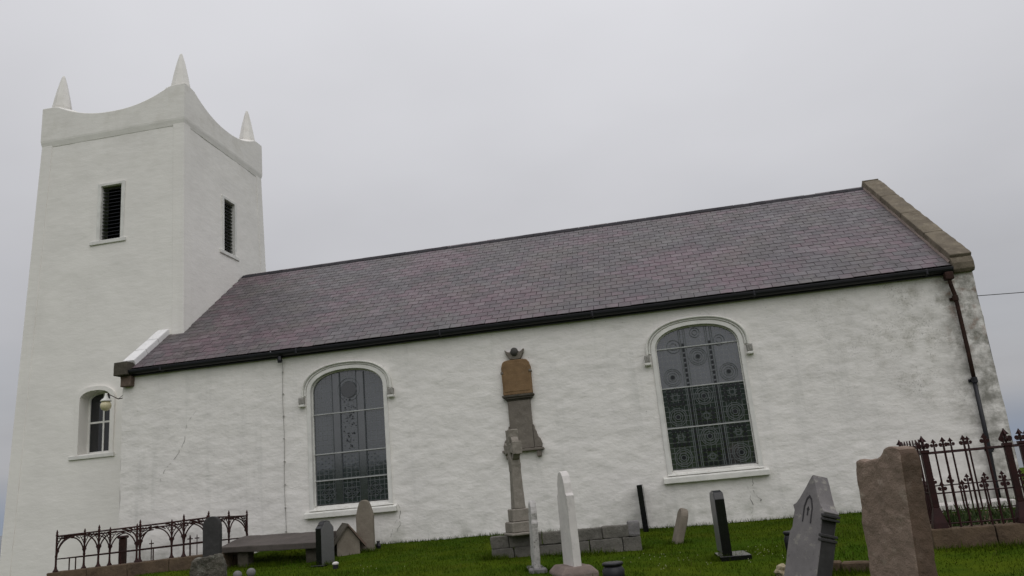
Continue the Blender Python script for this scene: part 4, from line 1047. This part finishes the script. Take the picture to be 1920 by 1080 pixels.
srun(Q0, Q1, 11, (0, 4, 11)); srun(Q1, Q2, 8, (8,)); srun(Q2, Q3, 11, (4, 11)); srun(Q3, Q0, 8, ())
kb2 = empty('grave_kerb', (18.6, -3.7, -.3), 0, 'mossy brown kerb wall carrying the spiked railing', 'kerb'); kb2['kind'] = 'thing'
kt2 = lambda x, y: KT; kb2m = lambda x, y: gz(x, y)-.3
c2 = lambda P: (P[0], P[1])
kerb_run((17.08, -4.935), (20.5, -5.265), 4, kb2, M['kerb'], kt2, kb2m, .13, 21); kerb_run((20.37, -5.12), (20.7, -2.8), 3, kb2, M['kerb'], kt2, kb2m, .12, 25)
kerb_run((20.8, -2.69), (17.5, -2.39), 4, kb2, M['kerb'], kt2, kb2m, .12, 29); kerb_run((17.6, -2.53), (17.26, -4.80), 3, kb2, M['kerb'], kt2, kb2m, .12, 33)

# ------------------------------------------------------------------ grass, weeds, daisies
def inside_block(x, y):
    return (x > -5 and y > .02 and y < 10)
NBL = 190000
X = rng.uniform(-6, 26, NBL*2); Y = -13+13.2*rng.random(NBL*2)**.8
keep = ~((X > 4) & (Y < -12.5)) & (np.abs(X-12) < 16); X, Y = X[keep][:NBL], Y[keep][:NBL]; NBL = len(X)
Z = np.array([gz(x, y)+.018*noise.noise(Vector((x*1.3, y*1.3, 0)))+.010*noise.noise(Vector((x*4, y*4, 5))) for x, y in zip(X, Y)])
clump = np.array([noise.noise(Vector((x*1.1, y*1.1, 20))) for x, y in zip(X, Y)])
H = rng.uniform(.02, .055, NBL)*(1+.9*clump+1.2*(rng.random(NBL) < .03)); A = rng.uniform(0, 2*PI, NBL); Wd = rng.uniform(.004, .008, NBL); LX = rng.normal(0, .018, NBL); LY = rng.normal(0, .018, NBL)
v = np.empty((NBL, 3, 3)); ca, sa = np.cos(A)*Wd, np.sin(A)*Wd
v[:, 0] = np.stack([X-ca, Y-sa, Z-.008], 1); v[:, 1] = np.stack([X+ca, Y+sa, Z-.008], 1); v[:, 2] = np.stack([X+LX, Y+LY, Z+H], 1)
def tri_object(name, v, mat):
    n = len(v); me = bpy.data.meshes.new(name); me.vertices.add(n*3); me.vertices.foreach_set('co', v.reshape(-1))
    me.loops.add(n*3); me.loops.foreach_set('vertex_index', np.arange(n*3, dtype=np.int32)); me.polygons.add(n)
    me.polygons.foreach_set('loop_start', np.arange(0, n*3, 3, dtype=np.int32)); me.polygons.foreach_set('loop_total', np.full(n, 3, dtype=np.int32))
    me.update(); me.validate(); me.materials.append(mat); return ob(name, me)
tag(tri_object('grass', v, M['blade']), 'short mown green grass in front of the church', 'grass', kind='stuff')
# taller tufts at the feet of stones, kerbs and wall
spots = [(12.6, -2.9, .35), (10.1, -3.5, .3), (11.5, -3.3, .8), (15.1, -7.15, .35), (15.4, -7.0, .3), (15.8, -9.0, .4), (6.4, -2.7, .3), (5.0, -2.1, .8), (13.4, -2.5, .25), (14.1, -4.6, .3), (11.1, -4.9, .25), (17.9, -5.2, .9), (19.3, -5.4, .9), (4.3, -3.4, .3), (7.0, -7.7, .3), (6.8, -1.2, .3), (15.7, -6.4, .6)]
tv = []
for x, y, r in spots:
    for _ in range(int(900*r)):
        a = random.uniform(0, 2*PI); q = r*random.random()**.6; xx, yy = x+q*math.cos(a), y+q*.35*math.sin(a); z = gz(xx, yy)-.01; hh = random.uniform(.05, .13); d = random.uniform(0, 2*PI); ww = .006
        tv.append([(xx-ww*math.cos(d), yy-ww*math.sin(d), z), (xx+ww*math.cos(d), yy+ww*math.sin(d), z), (xx+random.gauss(0, .04), yy+random.gauss(0, .04), z+hh)])
for _ in range(2600):
    xx = random.uniform(0, 20.4); yy = -random.random()**2*.12-.02; z = gz(xx, yy)-.01; hh = random.uniform(.03, .11); d = random.uniform(0, 2*PI); ww = .006
    tv.append([(xx-ww*math.cos(d), yy, z), (xx+ww*math.cos(d), yy, z), (xx+random.gauss(0, .03), yy-.02, z+hh)])
tag(tri_object('grass_tufts', np.array(tv), M['blade']), 'longer grass tufts at the feet of stones and wall', 'grass', kind='stuff')
# weeds inside the spiked railing
tv = []
for _ in range(900):
    xx = random.uniform(17.5, 20.2); yy = random.uniform(-4.75, -2.6); z = gz(xx, yy)+.12; 
    hh = random.uniform(.05, .28); d = random.uniform(0, 2*PI); ww = random.uniform(.01, .03)
    tv.append([(xx-ww*math.cos(d), yy-ww*math.sin(d), z), (xx+ww*math.cos(d), yy+ww*math.sin(d), z), (xx+random.gauss(0, .07), yy+random.gauss(0, .07), z+hh)])
tag(tri_object('weeds', np.array(tv), M['weed']), 'low weeds growing inside the spiked railing', 'weeds', kind='stuff')
MB().box(17.35, 20.5, -4.85, -2.5, -.7, -.2).build('plot_soil', M['kerb'], kb2)
# daisies
tv = []
for _ in range(70):
    cx0, cy0 = random.choice([(12.9, -4.2), (13.4, -4.4), (14.6, -4.2), (14.7, -5.0), (13.2, -5.2), (8.0, -3.8), (15.1, -4.0)]); 
    xx, yy = cx0+random.gauss(0, .35), cy0+random.gauss(0, .25); z = gz(xx, yy)+.05; r = .009; a = random.uniform(0, 6)
    for k in range(4): tv.append([(xx, yy-.002, z), (xx+r*math.cos(a+k*PI/2), yy, z+r*math.sin(a+k*PI/2)), (xx+r*math.cos(a+k*PI/2+PI/2), yy, z+r*math.sin(a+k*PI/2+PI/2))])
tag(tri_object('daisies', np.array(tv), M['daisy']), 'scattered white daisies in the grass', 'flowers', kind='stuff')
